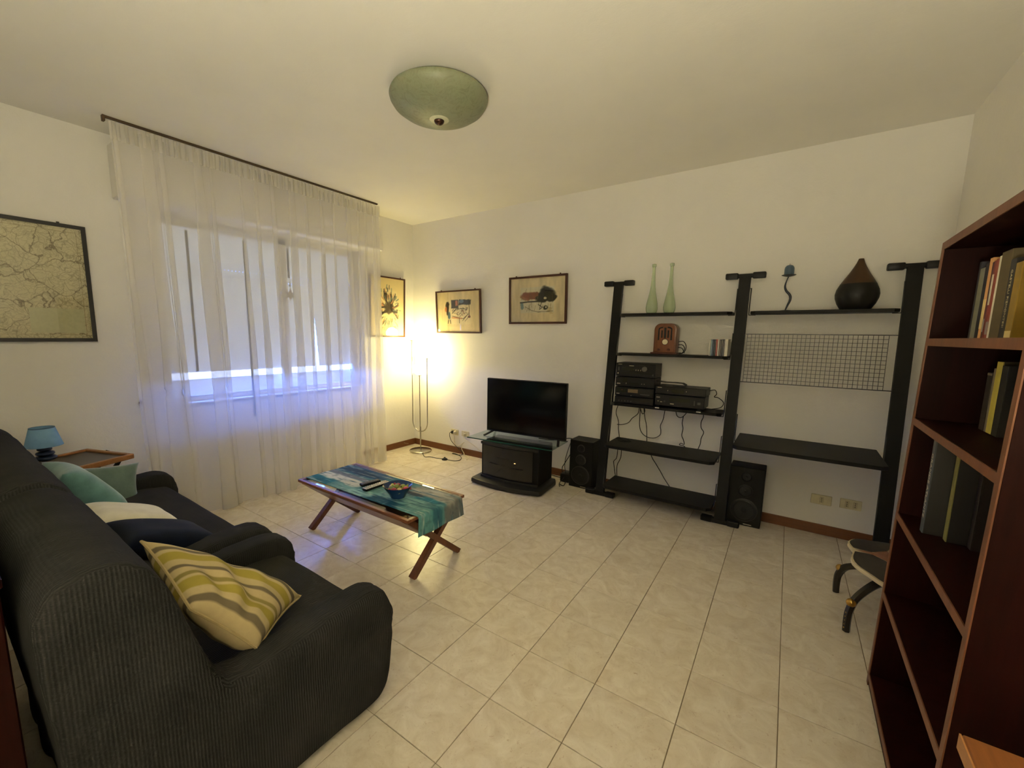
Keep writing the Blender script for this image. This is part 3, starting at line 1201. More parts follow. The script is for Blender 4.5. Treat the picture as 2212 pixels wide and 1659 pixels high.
def runner(u, v):
    s = u * (flat + drop)
    y = RY0 + v * (RY1 - RY0) + .017 * min(1, s / flat)
    wob = .0012 * noise.noise(Vector((s * 7, y * 9, 0))) + .0015 * math.exp(-((s - .40) / .012) ** 2) + .0015 * math.exp(-((s - .74) / .012) ** 2)
    r = .014
    if s < flat - .0:
        x, z = RX0 + s, TZ + .0036 + wob
    else:
        a = (s - flat) / r
        if a < pi / 2 * .94:
            x, z = RX1 + r * sin(a), TZ + .0036 - r + r * cos(a)
        else:
            a0 = pi / 2 * .94
            e = s - flat - r * a0
            x = RX1 + r * sin(a0) + e * .06 + .004 * sin(y * 30) * e / .1
            z = TZ + .0036 - r + r * cos(a0) - e
    if s > flat:
        y += (s - flat) * .16 * (1 - 2 * v) * -.5
    return (x, y, z)


me = grid_mesh('table_runner', NU, NV, runner, P.a)
me = evaluated(me, [('SOLIDIFY', dict(thickness=.002, offset=0))])
solo(link_mesh('table_runner', me, M_CLOTHP, None, 180), 'teal, navy and grey painterly table runner draped over the coffee table', 'table runner')

# remotes on the runner


def remote(label, p0, p1, w, body, top, btn, grp):
    p0, p1 = Vector(p0), Vector(p1)
    d = (p1 - p0)
    Ln = d.length
    a = math.atan2(d.y, d.x)
    t = thing('remote_control', label, 'remote control', ((p0.x + p1.x) / 2, (p0.y + p1.y) / 2, TZ + .0075), grp, (0, 0, a))
    MB().box(-Ln / 2, Ln / 2, -w / 2, w / 2, 0, .014, .004, 2).build('body', body, t, 30, False)
    MB().box(-Ln / 2 + .002, Ln / 2 - .002, -w / 2 + .002, w / 2 - .002, .0138, .0165, .001).build('face_plate', top, t, 0, False)
    nr = 11
    for i in range(nr):
        for j in (-1, 0, 1):
            if i in (3, 7) and j == 0:
                continue
            x = -Ln / 2 + .014 + i * (Ln - .03) / (nr - 1)
            MB().box(x - .0035, x + .0035, j * w * .27 - .0035, j * w * .27 + .0035, .016, .0182, .001).build('button', btn, t, 0, False)
    return t


remote('black remote control on the runner beside the silver remote', (1.632, -2.068), (1.656, -1.932), .042, M_BLACKP, M_DGREY, plain('grey_button', rgb(120, 116, 110), .5), 'remotes on the coffee table')
remote('silver-faced remote control between the black remote and the bowl', (1.719, -2.108), (1.720, -1.918), .044, M_BLACKP, plain('silver_face', rgb(206, 200, 184), .35), plain('dark_button', rgb(84, 78, 68), .5), 'remotes on the coffee table')

# bowl with wrapped sweets
BX, BY, BZ = 1.962, -2.040, TZ + .0065
bowl = thing('bowl', 'dark blue glass bowl holding wrapped sweets on the runner', 'bowl', (BX, BY, BZ))
mb = MB()
mb.lathe([(.044, 0), (.046, .003), (.054, .02), (.072, .048), (.089, .072), (.0905, .076), (.0875, .075), (.069, .049), (.050, .022), (.042, .008)], (BX, BY, BZ), 40)
mb.build('bowl_body', plain('blue_bowl_glass', rgb(22, 50, 92), .15), bowl)
cols = (rgb(150, 40, 44), rgb(150, 160, 60), rgb(214, 200, 140), rgb(120, 130, 50), rgb(170, 60, 70), rgb(200, 180, 120), rgb(140, 44, 60), rgb(100, 120, 60))
names = ('red', 'lime green', 'cream', 'olive green', 'pink', 'straw yellow', 'wine red', 'moss green')
spots = ((-.026, .024, .060), (.018, .026, .062), (.036, -.018, .056), (-.004, -.004, .066), (.054, .016, .058), (-.044, -.008, .056), (.008, -.040, .056), (-.022, -.034, .058))
for kk, (dx, dy, dz) in enumerate(spots):
    c = (BX + dx, BY + dy, BZ + dz)
    w_ = thing('sweet', '%s wrapped sweet in the blue bowl' % names[kk], 'sweet', c, 'sweets in the blue bowl', (0, 0, kk * 1.1))
    mm = plain('wrapper_' + names[kk].replace(' ', '_'), cols[kk], .3)
    MB().sphere((0, 0, .0), .019, 12, 8, .8).build('candy', mm, w_, 40, False)
    for s_ in (-1, 1):
        MB().lathe([(.003, 0), (.012, .017)], n=10, mtx=axes((s_ * .015, 0, 0), (0, 1, 0), (0, 0, s_), (s_, 0, 0))).build('twist', mm, w_, 40, False)

# ------------------------------------------------------------------ floor lamp
FX, FY = .318, -.215
fl = thing('floor_lamp', 'chrome floor lamp with three lit globes in the corner', 'floor lamp', (FX, FY, 0))
MB().lathe([(.128, .001), (.132, .004), (.132, .014), (.126, .019), (.02, .021)], (FX, FY, 0), 48).build('base', M_CHROME, fl)
MB().tube([(FX, FY, .02), (FX, FY, .15), (FX, FY, .30)], .0095, 12, False).build('post', M_CHROME, fl)
xa, xb = FX - .128, FX + .118
rr = (xb - xa) / 2
xm = (xa + xb) / 2
pts = [(xa, FY, 1.335), (xa, FY, .36)]
for kk in range(1, 16):
    a = pi + pi * kk / 16
    pts.append((xm + rr * cos(a), FY, .36 + rr * .95 * sin(a)))
pts += [(xb, FY, .36), (xb, FY, 1.135)]
MB().tube(pts, .0065, 10, False).build('u_shaped_tube', M_CHROME, fl)
MB().tube([(FX - .004, FY, .29), (FX - .006, FY, .6), (FX - .006, FY, .93)], .0065, 10, False).build('centre_tube', M_CHROME, fl)
for gx, gz in ((xa, 1.40), (xb, 1.20), (FX - .006, .995)):
    MB().sphere((gx, FY, gz), .073, 32, 18).build('globe', M_GLOBE, fl)
    MB().lathe([(.010, -.082), (.026, -.075), (.027, -.066)], (gx, FY, gz), 20).build('globe_cap', M_CHROME, fl)
# its cord, foot switch and plug
lc = thing('lamp_cord', 'black floor lamp cord with foot switch running to the wall socket', 'cord', (.8, -.3, 0))
MB().tube([(.43, -.29, .010), (.463, -.318, .006), (.545, -.372, .005), (.59, -.337, .005), (.68, -.327, .005), (.763, -.314, .008), (.829, -.303, .008), (.903, -.291, .005), (.945, -.235, .005), (.895, -.14, .005), (.80, -.078, .005), (.715, -.055, .005), (.72, -.095, .012), (.80, -.075, .005), (.83, -.035, .012), (.784, -.028, .05), (.70, -.022, .095), (.640, -.022, .14), (.616, -.024, .195), (.626, -.034, .235), (.652, -.048, .250)], .0036, 8).build('cable', M_BLACKP, lc)
mb = MB()
mb.lathe([(.001, .022), (.014, .0215), (.030, .013), (.034, .004), (.033, .001)][::-1], (.789, -.306, 0), 24)
mb.build('foot_switch', M_BLACKP, lc)
MB().lathe([(.010, .020), (.010, .030)], (.789, -.306, 0), 16).build('switch_button', M_DGREY, lc)
MB().lathe([(.010, 0), (.018, .012), (.018, .034), (.016, .036)], n=16, mtx=axes((.66, -.046, .250), (1, 0, 0), (0, 0, 1), (0, 1, 0))).build('plug', M_BLACKP, lc)

# ------------------------------------------------------------------ wall sockets


def plate(label, x0, x1, z0, z1, holes, y=-.009):
    t = thing('wall_socket', label, 'wall socket', ((x0 + x1) / 2, 0, z0), 'ivory socket plates on the back wall')
    MB().box(x0, x1, y, -.0004, z0, z1, .003).build('cover_plate', M_IVORY, t, 0)
    for hx in holes:
        MB().box(hx - .011, hx + .011, y - .002, y, (z0 + z1) / 2 - .023, (z0 + z1) / 2 + .023, .001).build('socket_module', plain('ivory_module', rgb(190, 178, 140), .4), t, 0)
        for dz in (-.013, 0, .013):
            MB().lathe([(.0032, 0), (.0032, .0015)], n=10, mtx=axes((hx, y - .0021, (z0 + z1) / 2 + dz), (1, 0, 0), (0, 0, 1), (0, -1, 0))).build('pin_hole', M_HOLE, t)
    return t


plate('ivory socket plate nearest the room corner with two plugs in it', .622, .735, .216, .284, (.655, .70))
plate('ivory socket plate between the corner socket and the television stand', .785, .898, .218, .284, (.84,))
plate('ivory socket plate with one hole right of the right-hand speaker', 4.088, 4.207, .222, .292, (4.15,))
plate('ivory socket plate with two outlets nearest the right upright', 4.252, 4.369, .226, .296, (4.29, 4.335))
wp = thing('white_cord', 'white cord with plug hanging from the corner socket', 'cord', (.72, -.05, .1))
MB().lathe([(.010, 0), (.019, .012), (.020, .030), (.016, .034)], n=16, mtx=axes((.700, -.046, .252), (1, 0, 0), (0, 0, 1), (0, 1, 0))).build('plug', M_WCORD, wp)
MB().tube([(.700, -.048, .250), (.706, -.046, .215), (.694, -.03, .161), (.702, -.026, .112), (.746, -.024, .096), (.794, -.024, .122), (.84, -.022, .155), (.815, -.022, .13), (.800, -.022, .10), (.806, -.026, .065), (.842, -.03, .025), (.88, -.06, .006), (.95, -.09, .006), (1.0, -.17, .006), (.93, -.10, .006)], .0034, 8).build('cable', M_WCORD, wp)
wp2 = thing('white_cord', 'white cord running from the second socket to the television stand', 'cord', (1.0, -.05, .1))
MB().lathe([(.008, 0), (.014, .010), (.014, .024)], n=14, mtx=axes((.846, -.036, .252), (1, 0, 0), (0, 0, 1), (0, 1, 0))).build('plug', M_WCORD, wp2)
MB().tube([(.846, -.036, .252), (.832, -.036, .238), (.838, -.028, .205), (.875, -.024, .18), (.982, -.022, .139), (1.091, -.02, .090), (1.25, -.02, .045), (1.42, -.06, .03), (1.50, -.16, .012)], .003, 8).build('cable', M_WCORD, wp2)

# ------------------------------------------------------------------ pictures


def picture(name, label, mtx, w, h, fr, frame_m, pw, paper_me, tilt=0):
    """mtx: local x right, y up, z out of the wall, origin at lower left of the frame's back"""
    t = thing(name, label, 'picture', tuple(mtx @ Vector((w / 2, 0, 0))))
    for a in ((0, w, 0, fr), (0, w, h - fr, h), (0, fr, fr, h - fr), (w - fr, w, fr, h - fr)):
        mb = MB().box(a[0], a[1], a[2], a[3], 0, .020, .0015, 1, mtx)
        mb.build('frame_bar', frame_m, t, 0)
    MB().box(fr * .6, w - fr * .6, fr * .6, h - fr * .6, .003, .007, 0, 1, mtx).build('backing', M_IVORY, t, 0)
    paper_me.transform(mtx @ Matrix.Translation((0, 0, .0085)))
    link_mesh('print', paper_me, M_PRINT if name != 'framed_map' else M_MAP, t, 0)
    MB().box(fr * .7, w - fr * .7, fr * .7, h - fr * .7, .0125, .0145, 0, 1, mtx).build('glass', M_GLASS, t, 0)
    for hx in (.12, .88):
        MB().box(w * hx - .006, w * hx + .006, h - .002, h + .011, .002, .006, .001, 1, mtx).build('hanging_tab', frame_m, t, 0)
    return t


BACKW = lambda x, z, tilt: Matrix.Translation((x, -.003, z)) @ Matrix.Rotation(tilt, 4, 'X') @ axes((0, 0, 0), (1, 0, 0), (0, 0, 1), (0, -1, 0))
# on the left wall: local x runs along +y
LEFTW = lambda y, z, tilt: Matrix.Translation((.003, y, z)) @ Matrix.Rotation(tilt, 4, 'Y') @ axes((0, 0, 0), (0, 1, 0), (0, 0, 1), (1, 0, 0))


def tone_bands(P, amp=.10, f=16):
    P.a *= (1 + amp * (np.clip(P.nz(f, 3, 2), .2, .8) - .5) * 2)[..., None]  # multiplies soft lighter and darker upright bands into the print


# landscape in black and brown
P3 = Paint(150, 108, (222, 204, 166), 11, 1.42)
P3.rect(.19, .81, .21, .79, (214, 206, 182), .9, .012)
P3.rect(.65, .82, .21, .44, (150, 120, 60), .6, .08, .15)
P3.blob((.42, .60), .22, .10, (120, 66, 46), .9, .4, 9)
P3.blob((.30, .55), .10, .08, (128, 74, 44), .8, .5, 12)
P3.blob((.66, .62), .17, .16, (44, 42, 38), 1, .35, 8)
P3.blob((.60, .53), .14, .08, (46, 44, 38), 1, .4, 8)
P3.blob((.74, .55), .12, .10, (50, 46, 40), 1, .4, 8)
P3.line([(.19, .45), (.35, .465), (.62, .47)], .018, (34, 32, 28), 1, .5)
P3.line([(.52, .40), (.60, .34), (.545, .29)], .010, (40, 36, 30), 1, .5)
P3.line([(.585, .46), (.55, .32)], .010, (40, 36, 30), 1, .5)
P3.line([(.28, .36), (.40, .27), (.52, .235), (.78, .25)], .007, (60, 52, 40), .9, .5)
P3.blob((.655, .33), .05, .065, (48, 46, 40), 1, .3, 8)
P3.blob((.66, .335), .018, .025, (206, 196, 170), 1, .1, 6)
P3.blob((.645, .535), .03, .03, (222, 212, 186), .9, .3, 8)
P3.blob((.22, .36), .03, .08, (88, 120, 130), .7, .6, 12)
for kk in range(26):
    uu = .2 + .6 * rng.random()
    v0 = .24 + .5 * rng.random()
    P3.line([(uu, v0), (uu + rng.uniform(-.02, .02), v0 + .05 + .08 * rng.random())], .009, (104, 92, 64), .6, .8)
P3.rect(.188, .192, .2, .8, (120, 104, 74), .8, .003)
P3.rect(.8, .806, .2, .8, (150, 132, 96), .6, .003)
tone_bands(P3)
w3, h3 = .652, .466
picture('framed_picture', 'framed ink landscape with dark trees in brown and black, right of the lamp', BACKW(1.437, 1.520, radians(1.6)), w3, h3, .017, M_FRAMEW, 0, grid_mesh('print', 150, 108, lambda u, v: (.012 + u * (w3 - .024), .012 + v * (h3 - .024), 0), P3.a))

# village scene
P2 = Paint(150, 108, (230, 208, 160), 12, 1.37)
P2.rect(.19, .80, .19, .80, (234, 216, 170), .9, .01)
P2.rect(.34, .52, .58, .80, (66, 60, 56), .95, .012, .02)
P2.rect(.44, .50, .64, .78, (214, 132, 100), .9, .012, .02)
P2.rect(.51, .80, .66, .80, (58, 58, 58), .95, .02, .05)
P2.blob((.58, .75), .06, .04, (120, 150, 170), .7, .5, 10)
P2.blob((.25, .58), .05, .20, (52, 48, 44), .95, .5, 10)
P2.blob((.215, .58), .025, .08, (212, 124, 84), .9, .4, 8)
P2.blob((.29, .40), .045, .10, (84, 112, 132), .95, .4, 10)
P2.line([(.27, .3), (.26, .22)], .012, (60, 54, 46))
P2.line([(.31, .3), (.32, .22)], .012, (60, 54, 46))
P2.line([(.755, .66), (.755, .42)], .011, (60, 50, 40))
P2.blob((.755, .38), .035, .04, (120, 66, 50), .9, .4, 8)
P2.line([(.36, .40), (.62, .33), (.74, .45)], .009, (84, 60, 40))
P2.line([(.36, .46), (.44, .56), (.58, .58), (.70, .56)], .009, (70, 60, 48))
P2.line([(.36, .36), (.58, .34)], .02, (200, 130, 84), .8)
P2.line([(.60, .28), (.70, .40)], .007, (80, 60, 44))
P2.line([(.66, .27), (.76, .40)], .007, (80, 60, 44))
P2.line([(.53, .36), (.53, .22)], .006, (70, 60, 40))
for kk in range(44):
    uu = .38 + .36 * rng.random()
    vv = .40 + .2 * rng.random()
    P2.line([(uu, vv), (uu + rng.uniform(-.05, .05), vv + rng.uniform(-.02, .08))], .010, rng.choice(((96, 92, 70), (70, 62, 50), (150, 100, 70))), .8, .7)
P2.rect(.188, .193, .19, .8, (90, 72, 50), .9, .003)
P2.rect(.19, .8, .188, .193, (150, 124, 84), .7, .003)
tone_bands(P2, .08)
w2, h2 = .654, .476
picture('framed_picture', 'framed ink village scene with figures, nearest right of the corner', BACKW(.413, 1.420, radians(2.6)), w2, h2, .014, M_FRAMEW, 0, grid_mesh('print', 150, 108, lambda u, v: (.010 + u * (w2 - .02), .010 + v * (h2 - .02), 0), P2.a))

# tree root on the left wall
P1 = Paint(96, 132, (236, 214, 158), 13, .74)
P1.rect(.2, .8, .17, .80, (240, 222, 172), .8, .02)
P1.blob((.56, .48), .15, .12, (84, 72, 60), .95, .5, 8)
P1.blob((.45, .68), .07, .07, (70, 68, 62), .95, .4, 8)
root = (.56, .50)
for a, b in (((.44, .62), (.40, .76)), ((.47, .60), (.46, .72)), ((.62, .62), (.60, .72)), ((.66, .60), (.72, .70)), ((.40, .50), (.24, .48)), ((.70, .50), (.80, .54)), ((.68, .44), (.78, .42)), ((.72, .40), (.80, .32)), ((.48, .42), (.34, .40)), ((.30, .36), (.24, .30))):
    P1.line([root, a, b], .022, (72, 62, 52), .95, .5)
    P1.line([a, b, (b[0] + .05 * (b[0] - .5), b[1] + .04)], .012, (72, 62, 52), .9, .5)
for kk in range(95):
    a = rng.random() * 2 * pi
    rr_ = .12 + .22 * rng.random()
    uu, vv = .52 + rr_ * cos(a), .46 + rr_ * 1.1 * sin(a)
    P1.line([(uu, vv), (uu + .06 * cos(a + rng.uniform(-.7, .7)), vv + .06 * sin(a))], .014, rng.choice(((196, 128, 88), (128, 142, 132), (92, 84, 68), (214, 160, 120), (110, 126, 120))), .75, .7)
P1.blob((.5, .24), .12, .05, (132, 150, 140), .5, .6, 10)
w1, h1 = .52, .68
picture('framed_picture', 'tall framed ink picture of a gnarled root, half hidden by the curtain', LEFTW(-.685, 1.365, radians(1.4)), w1, h1, .014, M_FRAMEW, 0, grid_mesh('print', 96, 132, lambda u, v: (.010 + u * (w1 - .02), .010 + v * (h1 - .02), 0), P1.a))
# road map
wm, hm_ = 1.02, .742
mp = picture('framed_map', 'large black-framed road map on the left wall beside the curtain', LEFTW(-2.963 - wm, 1.321, radians(.6)), wm, hm_, .020, M_FRAMEB, 0, grid_mesh('print', 1, 1, lambda u, v: (.014 + u * (wm - .028), .014 + v * (hm_ - .028), 0)))
mpx = LEFTW(-2.963 - wm, 1.321, radians(.6))
MB().box(wm - .30, wm - .05, .055, .21, .0086, .0090, 0, 1, mpx).build('legend_panel', plain('map_legend', rgb(196, 192, 156), .7, var=.06, scale=60), mp, 0)
for (a, b, c, d) in ((.03, wm - .045, .044, .046), (.03, wm - .045, hm_ - .046, hm_ - .044), (wm - .047, wm - .045, .044, hm_ - .044)):
    MB().box(a, b, c, d, .0086, .0092, 0, 1, mpx).build('map_border', plain('map_ink', rgb(150, 134, 96), .7), mp, 0)

# ------------------------------------------------------------------ ceiling light
LX, LY = 2.190, -1.897
cl = thing('ceiling_light', 'frosted greenish glass bowl ceiling light, unlit', 'ceiling light', (LX, LY, H - .16))
t = NT('frosted_green_glass')
v = t.coord()
f = t.noise(v, 16, 6, .7, 1.8)
t.link(t.ramp(f, ((.35, rgb(124, 130, 102)), (.5, rgb(146, 150, 122)), (.62, rgb(132, 138, 110)))), t.b.inputs['Base Color'])
t.b.inputs['Roughness'].default_value = .42
t.b.inputs['Specular IOR Level'].default_value = .3
t.b.inputs['Transmission Weight'].default_value = .12
t.b.inputs['Subsurface Weight'].default_value = .15
t.bump(f, .12, .002)
prof = [(.225, -.012), (.262, -.020), (.267, -.032), (.263, -.046), (.247, -.070), (.21, -.096), (.16, -.117), (.10, -.131), (.052, -.138), (.052, -.134), (.10, -.126), (.16, -.111), (.208, -.090), (.24, -.066), (.256, -.045), (.258, -.034), (.225, -.018)]
mb = MB()
mb.lathe([(r, z) for r, z in prof], (LX, LY, H), 72, False)
mb.build('glass_bowl', t.m, cl)
MB().lathe([(.046, -.142), (.053, -.138), (.054, -.133), (.046, -.132)], (LX, LY, H), 40).build('glass_collar', plain('pale_rim', rgb(206, 206, 176), .25), cl)
MB().lathe([(.001, -.164), (.012, -.162), (.022, -.156), (.028, -.146), (.028, -.139), (.02, -.136)], (LX, LY, H), 28).build('finial', plain('bronze', rgb(60, 36, 24), .25, .6), cl)
MB().lathe([(.008, -.146), (.008, -.02), (.10, -.018), (.11, -.0005)], (LX, LY, H), 28).build('ceiling_mount', M_WHITE, cl)

# ------------------------------------------------------------------ television corner
tvs = thing('television_stand', 'black low television stand with smoked glass door and glass top', 'television stand', (1.82, -.42, 0))
a_ = radians(4.6)
tvs.rotation_euler = (0, 0, a_)
# local: x along the front, y towards the wall
out = []
for kk in range(13):
    s = -1 + 2 * kk / 12
    out.append((s * .355, -.255 - .055 * (1 - s * s)))
basep = [(-.365, -.225)] + out + [(.365, -.225), (.365, .10), (.335, .16), (-.335, .16), (-.365, .10)]
MB().prism(basep, .006, .052, 'z', .012, 2).build('plinth', M_DGREY, tvs, 30, False)
MB().box(-.30, .30, -.16, .15, .05, .40, .006).build('cabinet_body', M_BLACKW, tvs, 0, False)
fr_ = []
for kk in range(13):
    s = -1 + 2 * kk / 12
    fr_.append((s * .30, -.175 - .030 * (1 - s * s)))
MB().prism(fr_ + [(.30, -.16), (-.30, -.16)], .375, .40, 'z', .002).build('front_trim', M_DGREY, tvs, 25, False)
MB().prism(fr_ + [(.30, -.16), (-.30, -.16)], .052, .072, 'z', .002).build('front_trim', M_DGREY, tvs, 25, False)
dp = []
for kk in range(13):
    s = -1 + 2 * kk / 12
    dp.append((-.015 + s * .262, -.172 - .030 * (1 - s * s)))
dpi = [(x, y + .006) for x, y in dp[::-1]]
door = MB().prism(dp + dpi, .076, .370, 'z').build('glass_door', plain('smoked_door', rgb(30, 29, 25), .12), tvs, 25, False)
text_mesh('maker_name', 'Panasonic', .017, plain('silver_print', rgb(186, 176, 150), .4), door, axes((.190, -.1835, .093), (1, .1, 0), (0, 0, 1), (.1, -1, 0)))
for nm, z, x0, x1 in (('slot_line', .205, -.20, -.02), ('slot_line', .192, .04, .16), ('slot_line', .27, -.12, .06)):
    MB().box(x0, x1, -.2045, -.2005, z, z + .003).build('door_strip', M_DGREY, door, 0, False)  # thin charcoal strips on the door front
MB().box(.075, .090, -.2046, -.199, .243, .249, .001).build('display_light', plain('amber_led', rgb(250, 200, 120), .4, emit=((1, .62, .25, 1), 1.2)), door, 0, False)
MB().box(-.44, .44, -.205, .165, .418, .428, .002).build('glass_top', M_GREENG, tvs, 0, False)
MB().box(-.44, .44, -.2062, -.2050, .418, .428).build('glass_edge', M_EDGEG, tvs, 0, False)
for x in (-.22, .22):
    MB().lathe([(.03, .40), (.03, .418)], (x, -.02, 0), 16).build('spacer', M_BLACKP, tvs, 40, False)

tv = thing('television', 'black flat-screen television on the glass-topped stand', 'television', (1.876, -.385, .4285))
tv.rotation_euler = (0, 0, radians(4.7))
MB().box(-.415, .415, -.012, .022, .033, .557, .004).build('casing', M_BLACKP, tv, 0, False)
MB().box(-.407, .407, -.0135, -.012, .048, .549).build('screen', M_SCREEN, tv, 0, False)
MB().box(-.30, .30, .022, .06, .08, .38, .01).build('back_housing', M_BLACKP, tv, 0, False)
for s_ in (-1, 1):
    mb = MB()
    mb.beam((s_ * .345, .0, .035), (s_ * .385, -.11, .004), .022, .008, (1, 0, 0))
    mb.beam((s_ * .345, .0, .035), (s_ * .385, .11, .004), .022, .008, (1, 0, 0))
    mb.build('foot', M_BLACKP, tv, 0, False)
tc_ = thing('television_cable', 'black cables hanging behind the television stand by the left speaker', 'cable', (2.2, -.1, 0))
MB().tube([(2.0, -.33, .44), (2.12, -.26, .432), (2.245, -.16, .445), (2.248, -.10, .40), (2.238, -.10, .304), (2.17, -.10, .174), (2.145, -.10, .123), (2.165, -.12, .06), (2.21, -.16, .012), (2.24, -.26, .008), (2.19, -.24, .008)], .004, 8).build('cable', M_BLACKP, tc_)
MB().tube([(2.246, -.15, .40), (2.19, -.12, .25), (2.18, -.12, .15), (2.20, -.14, .07), (2.18, -.22, .012), (2.22, -.3, .008)], .003, 8).build('cable', M_BLACKP, tc_)
ps = thing('power_strip', 'black power adapter on the floor behind the television stand', 'adapter', (2.19, -.09, 0))
MB().box(2.15, 2.245, -.16, -.03, .001, .085, .012, 2).build('adapter_body', M_BLACKP, ps, 30)
MB().tube([(2.15, -.1, .03), (2.10, -.07, .01), (2.0, -.05, .008)], .004, 8).build('adapter_lead', M_BLACKP, ps)


def speaker(label, x0, x1, y0, y1, h):
    t = thing('loudspeaker', label, 'loudspeaker', ((x0 + x1) / 2, (y0 + y1) / 2, 0), 'pair of black floor loudspeakers')
    MB().box(x0, x1, y0, y1, .001, h, .004).build('cabinet', M_BLACKW, t, 0)
    w = x1 - x0
    c = (x0 + x1) / 2
    for z, r, nm in ((h * .84, w * .16, 'tweeter'), (h * .60, w * .22, 'midrange_cone'), (h * .27, w * .40, 'woofer')):
        m = axes((c, y0 - .0002, z), (1, 0, 0), (0, 0, 1), (0, -1, 0))
        f = MB().lathe([(r, 0), (r, .004), (r * .93, .006), (r * .9, .003)], n=36, mtx=m).build(nm, M_DGREY, t)
        MB().lathe([(r * .9, .0035), (r * .78, .006), (r * .70, .002), (r * .25, .0012), (r * .2, .004), (.001, .006)], n=36, mtx=m).build('cone', M_BLACKP, f)
    MB().box(c + w * .02, c + w * .26, y0 - .0015, y0, .012, .018).build('badge', M_CHROME, t, 0)
    return t


speaker('black floor loudspeaker left of the shelving, next to the television stand', 2.267, 2.492, -.205, -.02, .45)
speaker('black floor loudspeaker right of the middle upright', 3.578, 3.803, -.188, -.02, .452)

# ------------------------------------------------------------------ ladder shelving
sh = thing('ladder_shelving', 'black leaning ladder shelving with three uprights along the back wall', 'shelving unit', (3.5, -.15, 0))


def uy(z):
    return -.258 + .205 * z / 1.86


for xu in (2.596, 3.546, 4.452):
    up = MB().beam((xu, uy(.03), .03), (xu, uy(1.85), 1.85), .074, .036, (1, 0, 0)).build('upright', M_BLACKW, sh, 0)
    MB().box(xu - .128, xu + .128, -.062, -.026, 1.846, 1.874, .004).build('top_bar', M_BLACKW, up, 0)
    for s_ in (-1, 1):
        MB().box(xu + s_ * .088 - .042, xu + s_ * .088 + .042, -.068, -.020, 1.838, 1.882, .008, 2).build('bar_sleeve', M_BLACKP, up, 30)
    MB().box(xu - .128, xu + .128, -.276, -.232, .003, .036, .004).build('foot_bar', M_BLACKW, up, 0)
    for s_ in (-1, 1):
        MB().box(xu + s_ * .09 - .04, xu + s_ * .09 + .04, -.281, -.228, .001, .042, .006, 1).build('bar_sleeve', M_BLACKP, up, 0)
SHELF = [(2.655, 3.492, -.185, -.012, 1.574, 1.595), (2.655, 3.492, -.215, -.012, 1.247, 1.266), (2.645, 3.488, -.236, -.012, .818, .839), (2.645, 3.488, -.375, -.012, .472, .494), (2.64, 3.488, -.350, -.016, .104, .128), (3.608, 4.398, -.185, -.012, 1.574, 1.595), (3.604, 4.402, -.505, -.012, .648, .672)]
for x0, x1, y0, y1, z0, z1 in SHELF:
    ch = .03
    s_ = MB().prism([(x0 + ch, y0), (x1 - ch, y0), (x1, y0 + ch), (x1, y1), (x0, y1), (x0, y0 + ch)], z0, z1, 'z', .002).build('shelf', M_BLACKW, sh, 0)
    for xe, d in ((x0, -1), (x1, 1)):
        zt = min(z1 + .17, 1.80)
        yy = min(uy(z1), -.03)
        MB().tube([(xe - d * .03, yy - .03, z0 - .004), (xe + d * .012, yy - .03, z0 - .004), (xe + d * .014, yy - .02, z1 + .02), (xe + d * .014, uy(zt) - .012, zt), (xe + d * .03, uy(zt) - .008, zt)], .004, 6, False).build('wire_bracket', M_BLACKM, s_)
mb = MB()
gx0, gx1, gz0, gz1 = 3.600, 4.372, 1.082, 1.432
ngx, ngz = 31, 13
for kk in range(ngx + 1):
    x = gx0 + (gx1 - gx0) * kk / ngx
    mb.beam((x, uy(gz0), gz0), (x, uy(gz1), gz1), .003, .003, (1, 0, 0))
for kk in range(ngz + 1):
    z = gz0 + (gz1 - gz0) * kk / ngz
    ext = .03 if kk in (0, ngz) else 0
    r_ = .006 if kk in (0, ngz) else .003
    mb.beam((gx0 - ext, uy(z) + .003, z), (gx1 + ext + (.02 if ext else 0), uy(z) + .003, z), r_, r_, (0, 0, 1))
mb.build('wire_grid', M_BLACKM, sh, 0)
for x in (3.028, 3.335):
    MB().box(x - .016, x + .016, -.2372, -.236, .832, .8425 - .004).build('white_label', plain('white_label', rgb(240, 236, 220), .6), sh, 0)

# things on the left bay -------------------------------------------------
t = NT('pale_green_glass')
t.b.inputs['Base Color'].default_value = rgb(206, 222, 188)
t.b.inputs['Roughness'].default_value = .12
t.b.inputs['Transmission Weight'].default_value = .55
t.b.inputs['Alpha'].default_value = .82
v = t.coord()
t.bump(t.noise(v, 30, 2), .1, .002)
M_BOTTLE = t.m
for lab, bx, sc in (('pale green long-necked glass bottle, left of the pair on the top shelf', 2.898, 1.0), ('pale green long-necked glass bottle, right of the pair on the top shelf', 3.036, .99)):
    b = thing('glass_bottle', lab, 'bottle', (bx, -.10, 1.5955), 'pair of green glass bottles')
    pr_ = [(.030, 0), (.038, .004), (.045, .022), (.047, .045), (.044, .075), (.036, .115), (.026, .165), (.019, .215), (.0145, .27), (.012, .33), (.0115, .372)]
    MB().lathe([(r, z * sc) for r, z in pr_], (bx, -.10, 1.5955), 32).build('bottle_body', M_BOTTLE, b)
    MB().lathe([(.012, .370 * sc), (.0165, .374 * sc), (.0165, .394 * sc), (.013, .396 * sc)], (bx, -.10, 1.5955), 24).build('bottle_lip', M_BOTTLE, b)

# wooden radio
RX, RZ = 3.036, 1.2665
rd = thing('vintage_radio', 'small honey-brown wooden vintage radio with rounded top', 'radio', (RX, -.12, RZ))
M_RADIO = wood('radio_wood', rgb(84, 46, 24), rgb(108, 64, 36), .3, 2)
M_RADIOD = wood('radio_wood_dark', rgb(64, 30, 16), rgb(84, 42, 24), .35, 0)
hw, hh = .086, .245


